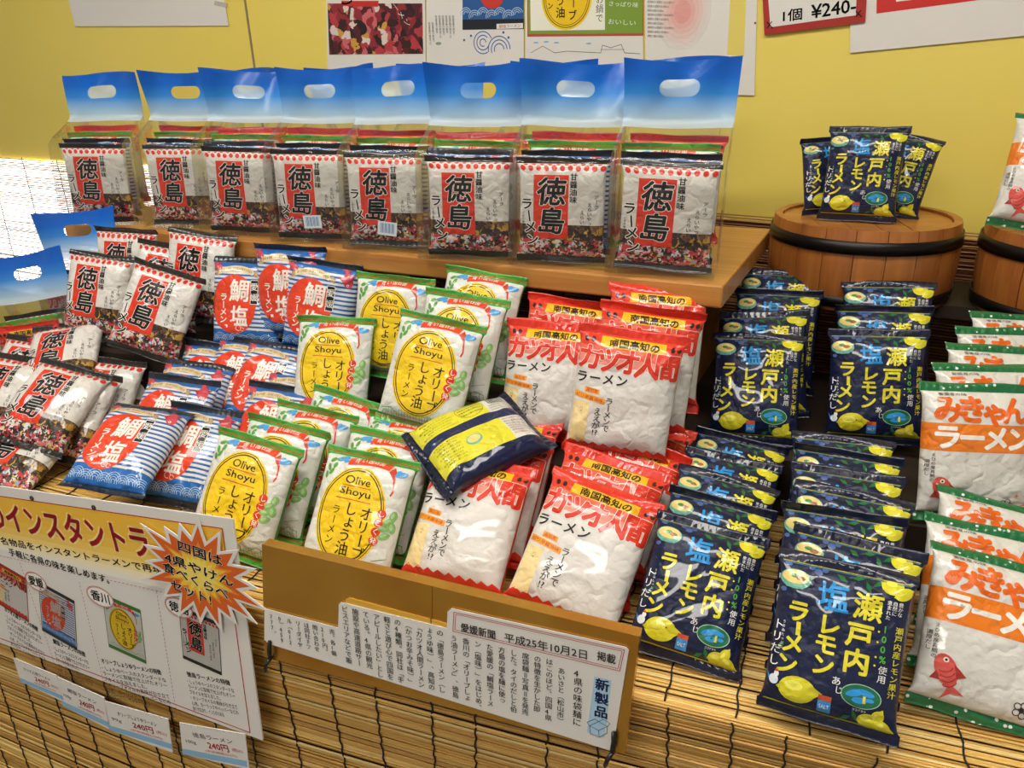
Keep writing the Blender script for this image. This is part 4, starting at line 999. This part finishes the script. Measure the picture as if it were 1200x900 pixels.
# starburst sticker
bq = PCanvas(spn, 0, 560, 2.647); bc = bq.u(625, 290); bw = (bq.u(795, 330)[0]-bq.u(455, 250)[0])/2
random.seed(3)
P_ = []
for i in range(36):
    a = 2*math.pi*i/36+.05; r = (1.12+random.uniform(-.16, .16) if i % 2 == 0 else .74); P_.append((bc[0]+bw*r*math.cos(a), bc[1]-bw*.02+bw*.80*r*math.sin(a)))
st = slab('starburst', P_, .0012, M['white_paper'], sg, None, .0042)
for kk, c, ly in ((.86, 'd8601e', 0), (.60, 'e88a2c', 1), (.50, 'f2c23a', 2), (.36, 'f4d860', 3)): bq.raw([bc]+[(bc[0]+(x-bc[0])*kk, bc[1]+(y-bc[1])*kk) for x, y in P_], [(0, 1+i, 1+(i+1) % 36) for i in range(36)], srgb(c), ly)
for t, a, b, h in (('四国は', (562, 203), (697, 252), 31), ('4県やけん', (520, 238), (732, 318), 30), ('食べくらべ', (515, 266), (716, 356), 30), ('セット!', (540, 322), (664, 374), 30)):
    bq.write(t, a, b, h, 'f4ead6', 4, .07); bq.write(t, a, b, h, '17120e', 5, .03)
bo = bq.flat('starburst_print', M['print_gloss'], st, Matrix.Translation((0, 0, .0042)))
# price cards clipped to the lower edge of the sign
for (pts, t1, t2, lb) in ((((48, 553), (182, 608), (206, 690), (72, 627)), 'カツオ人間ラーメン', '', 'leftmost'), (((185, 612), (330, 676), (350, 776), (202, 702)), '鯛塩ラーメン', '100g', 'second'), (((330, 686), (528, 742), (542, 846), (346, 776)), 'オリーブしょうゆラーメン', '99g', 'third'), (((563, 753), (766, 788), (779, 898), (574, 850)), '徳島ラーメン', '100g', 'rightmost')):
    c = PCanvas(spn, 0, 560, 2.647); uv = [c.u(*p) for p in pts]; mx, my = sum(p[0] for p in uv)/4, sum(p[1] for p in uv)/4
    e = empty('price_card', sm @ Matrix.Translation((mx/1000, my/1000, .004))); tag(e, f'white price card with blue foot below the sign, {lb} of four', 'price card', 'price cards below the sign')
    slab('card', [(x-mx, y-my) for x, y in uv], .0012, M['white_paper'], e)
    (ax, ay), (bx, by), (dx_, dy_), (ex_, ey_) = [(x-mx, y-my) for x, y in uv]
    L = lambda s_, t_: (ax+(bx-ax)*s_+(ex_-ax)*t_, ay+(by-ay)*s_+(ey_-ay)*t_)
    c2 = Canvas(); W_ = bx-ax; H_ = ay-ey_; ro = math.degrees(math.atan2(by-ay, bx-ax))
    c2.poly([L(0, .82), L(1, .82), L(1, 1), L(0, 1)], '86b6d8', 0)
    c2.text(t1, *L(.5, .30), W_*.62, H_*.14, '2a2624', 1, 0, ro)
    if t2: c2.text(t2, *L(.16, .56), W_*.16, H_*.12, '2a2624', 1, 0, ro)
    c2.text('240円', *L(.58, .55), W_*.32, H_*.2, 'c0241c', 1, .03, ro); c2.text('(税込)', *L(.87, .55), W_*.16, H_*.12, 'c0241c', 1, 0, ro); c2.text('(本体価格222円)', *L(.62, .74), W_*.5, H_*.08, 'c0241c', 1, 0, ro)
    for i in range(9): c2.line([L(.08+i*.1, .0), L(.10+i*.1, -.0+.06)], .5, '9a9aa0', 1)
    c2.flat('card_print', M['print_gloss'], e)

# ================================================================== papers on the wall
def poster(name, px, label, roll=0, off=.003, mat='white_paper', cat='poster', pts=None, t=.0008):
    m4 = wall_pose(*wall_uv(*px), off, roll); e = empty(name, m4); tag(e, label, cat); c = PCanvas(Plane(m4))
    return e, c
def sheet(e, c, pts, hgt=None, mat=None): return slab('sheet', pts, .0008, mat or M['white_paper'], e)
e, c = poster('wall_paper', (88, 31), 'blank white paper on the wall above the leftmost bags'); a, b = c.u(88, 31), c.u(268, 30)
sheet(e, c, [a, b, (b[0]-8, b[1]+220), (a[0]-12, a[1]+220)])
tape = NT('clear_tape'); tape.set(Base_Color=srgb('d8d2c0'), Roughness=.15, Alpha=.5)
slab('tape', [c.u(*p) for p in ((252, 1), (267, 4), (266, 9), (251, 6))], .0003, tape.m, e, None, .0008)
# composite of four posters behind the bags
e, c = poster('poster', (384, 66), 'poster with a crowded festival dance photo on the wall'); bl, br = c.u(384, 90), c.u(499, 92); tl, tr = c.u(380, -105), c.u(497, -105)
sheet(e, c, [bl, br, tr, tl])
def f_dance(n, o, x, y, z):
    v = n.new('ShaderNodeTexVoronoi'); v.inputs['Scale'].default_value = 62; dn = n.noise(40, 3, o); dv = n.new('ShaderNodeVectorMath', operation='MULTIPLY_ADD'); dv.inputs[1].default_value = (.03, .045, 0); n.link(dn.outputs['Color'], dv.inputs[0]); n.link(o, dv.inputs[2]); n.link(dv.outputs[0], v.inputs['Vector'])
    sp_ = n.new('ShaderNodeSeparateColor'); n.link(v.outputs['Color'], sp_.inputs[0])
    n.set(Base_Color=n.ramp(sp_.outputs[0], [(0, srgb('8e2a30')), (.18, srgb('3a1c1c')), (.34, srgb('c86468')), (.46, srgb('541f22')), (.6, srgb('b43a3e')), (.74, srgb('d8c8bc')), (.82, srgb('2a1818')), (.92, srgb('c8963a'))], 'CONSTANT'), Roughness=.3)
n = NT('dance_photo'); o_ = n.obj(); f_dance(n, o_, *n.xyz(o_))
slab('photo', [c.u(*p) for p in ((386, 64), (496, 63), (495, 4), (384, 4))], .0003, n.m, e, None, .0006)
c.quad([(400, 1), (444, 1), (443, 8), (402, 7)], 'c03024', 0); c.write('ン', (402, -2), (412, 4), 14, '14100e', 2, .03)
c.write('ラーメン', (455, -4), (480, 30), 6, 'e8dccc', 5); c.flat('poster_print', M['print_gloss'], e, Matrix.Translation((0, 0, .0006)))
e, c = poster('poster', (500, 66), 'white poster with blue wave drawings on the wall'); sheet(e, c, [c.u(500, 92), c.u(614, 92), c.u(613, -105), c.u(499, -105)])
for i in range(8): c.vcol('四国愛媛の鯛塩で仕立'[:9-(i % 3)], (503+i*4, 18 if i > 1 else 26), 3.0, '4a4644', 2)
c.ell(*c.u(514, 51), 7, 3, '8a9a8a', 2)
c.quad([(542, -70), (613, -70), (614, 34), (542, 35)], '2a5a94', 0); c.quad([(542, 23), (614, 22), (614, 34), (542, 35)], '22242a', 1); c.quad([(582, 28), (613, 27), (613, 33), (582, 34)], 'e4e0d8', 2); c.write('鯛塩ラーメン', (585, 31), (610, 30), 4, 'a83028', 3)
a = c.u(577, -4); c.ell(a[0], a[1], 26, 22, 'c83a2c', 2)
for i in range(7):
    p = c.u(546+i*10, 16+(i % 2)*3)
    for r in (13, 9, 5): c.ring(p[0], p[1], r, r*.9, 1.4, 'a9c4da', 1, 10, 200, 12)
p = c.u(566, 50)
for r, a0, a1 in ((22, 20, 300), (15, 40, 330), (8, 0, 300)): c.ring(p[0], p[1], r, r, 2, '3a6aa8', 1, a0, a1, 22)
p = c.u(585, 58)
for r, a0, a1 in ((26, 0, 190), (19, 0, 200), (12, 0, 200)): c.ring(p[0], p[1], r, r, 2, '3a6aa8', 1, a0, a1, 20)
for x, y in ((544, 47), (552, 42), (596, 44), (590, 38)): c.ell(*c.u(x, y), 2.6, 2.6, '3a6aa8', 1, 10)
c.flat('poster_print', M['print_gloss'], e)
e, c = poster('poster', (616, 66), 'green framed poster with a yellow oval on the wall'); sheet(e, c, [c.u(616, 92), c.u(754, 96), c.u(752, -105), c.u(615, -105)])
c.quad([(617, -105), (753, -105), (754, 42), (618, 43)], 'b4523a', 0); c.quad([(618, -105), (752, -105), (753, 39), (619, 40)], '7c9a3a', 1); c.quad([(620, -105), (709, -105), (709, 35), (622, 36)], 'ecead8', 2)
a = c.u(664, -2); c.ell(a[0], a[1], 52, 56, 'edc420', 3, 40); c.ring(a[0], a[1], 48, 52, 1.4, '3a3620', 4); c.ring(a[0], a[1], 44, 48, 1, '3a3620', 4)
for ch, x, y, s_ in (('油', 657, 15, 13), ('う', 657, 1, 12), ('ブ', 671, 18, 12), ('ー', 672, 4, 11), ('ン', 645, 7, 8)): c.glyph(ch, *c.u(x, y), s_*1.55, '22201a', 5, .015, -90 if ch == 'ー' else 0)
c.vcol('お鍋で', (703, -6), 11, '3a4a20', 3); c.write('さっぱり味', (714, 4), (748, 6), 6, 'dfe6c8', 3); c.write('おいしい', (713, 25), (745, 27), 6, 'dfe6c8', 3)
c.seg([(622, 62), (636, 54), (650, 62), (664, 60), (704, 62), (706, 53), (716, 56), (728, 52), (732, 62), (750, 63)], 1.0, '5a5650', 1); c.seg([(704, 58), (732, 58)], .8, '5a5650', 1)
for x, y in ((628, 50), (640, 49), (652, 50), (690, 51)): c.ell(*c.u(x, y), 6, 1.6, '8ab4d4', 1, 10)
c.flat('poster_print', M['print_gloss'], e)
e, c = poster('poster', (758, 108), 'white poster with a pink blush and small text on the wall'); sheet(e, c, [c.u(757, 108), c.u(884, 112), c.u(890, -105), c.u(754, -105)])
for i, col_ in enumerate(('dcd5cd', 'dfcfc7', 'e1c6be', 'e2bbb2', 'e2aea6', 'e0a098')): a = c.u(800, 14); k_ = 1-i*.14; c.ell(a[0], a[1], 52*k_, 64*k_, col_, i*.5, 30)
c.quad([(862, -105), (878, -105), (872, 66), (852, 64)], 'e2cf6a', 0)
for i in range(9): c.write('高知県の人気者かつおの味わい', (759, 2+i*5), (790-(i % 3)*6, 3+i*5), 3.2, '5a5450', 3)
c.ell(*c.u(885, 27), 2, 2, '7a5a30', 3, 10); c.flat('poster_print', M['print_gloss'], e)
# red framed hand written price sign
e, c = poster('price_sign', (897, 41), 'red framed hand written price sign on the wall', 0, .004, cat='sign')
slab('frame', [c.u(*p) for p in ((896, 41), (1014, 26), (1018, -40), (892, -40))], .003, plain('red_frame', 'a8281e', .4), e, None, .002)
slab('card', [c.u(*p) for p in ((903, 32), (1003, 18), (1005, -36), (898, -36))], .0006, M['white_paper'], e, None, .0028)
c.write('1個', (918, 19), (940, 16), 14, '17140f', 2, .03); c.write('¥240-', (951, 14), (1003, 6), 16, '17140f', 2, .03)
for x, y in ((902, 29), (1006, 16)): c.seg([(x-3, y-3), (x+4, y+4)], 1.4, '14110e', 3); c.seg([(x+3, y-4), (x-3, y+4)], 1.4, '14110e', 3)
c.flat('sign_print', M['print_gloss'], e, Matrix.Translation((0, 0, .0028)))
e, c = poster('wall_paper', (998, 62), 'large white paper with a red block on the right wall', cat='paper'); sheet(e, c, [c.u(996, 62), c.u(1240, 38), c.u(1240, -60), c.u(998, -60)])
c.quad([(1027, 16), (1163, -2), (1163, -60), (1028, -60)], 'c8261c', 0); c.quad([(1050, 2), (1068, 0), (1068, -10), (1050, -8)], 'efe9dc', 1); c.flat('paper_print', M['print_paper'], e)

# the lettering source is not part of the scene
bpy.data.objects.remove(_to)
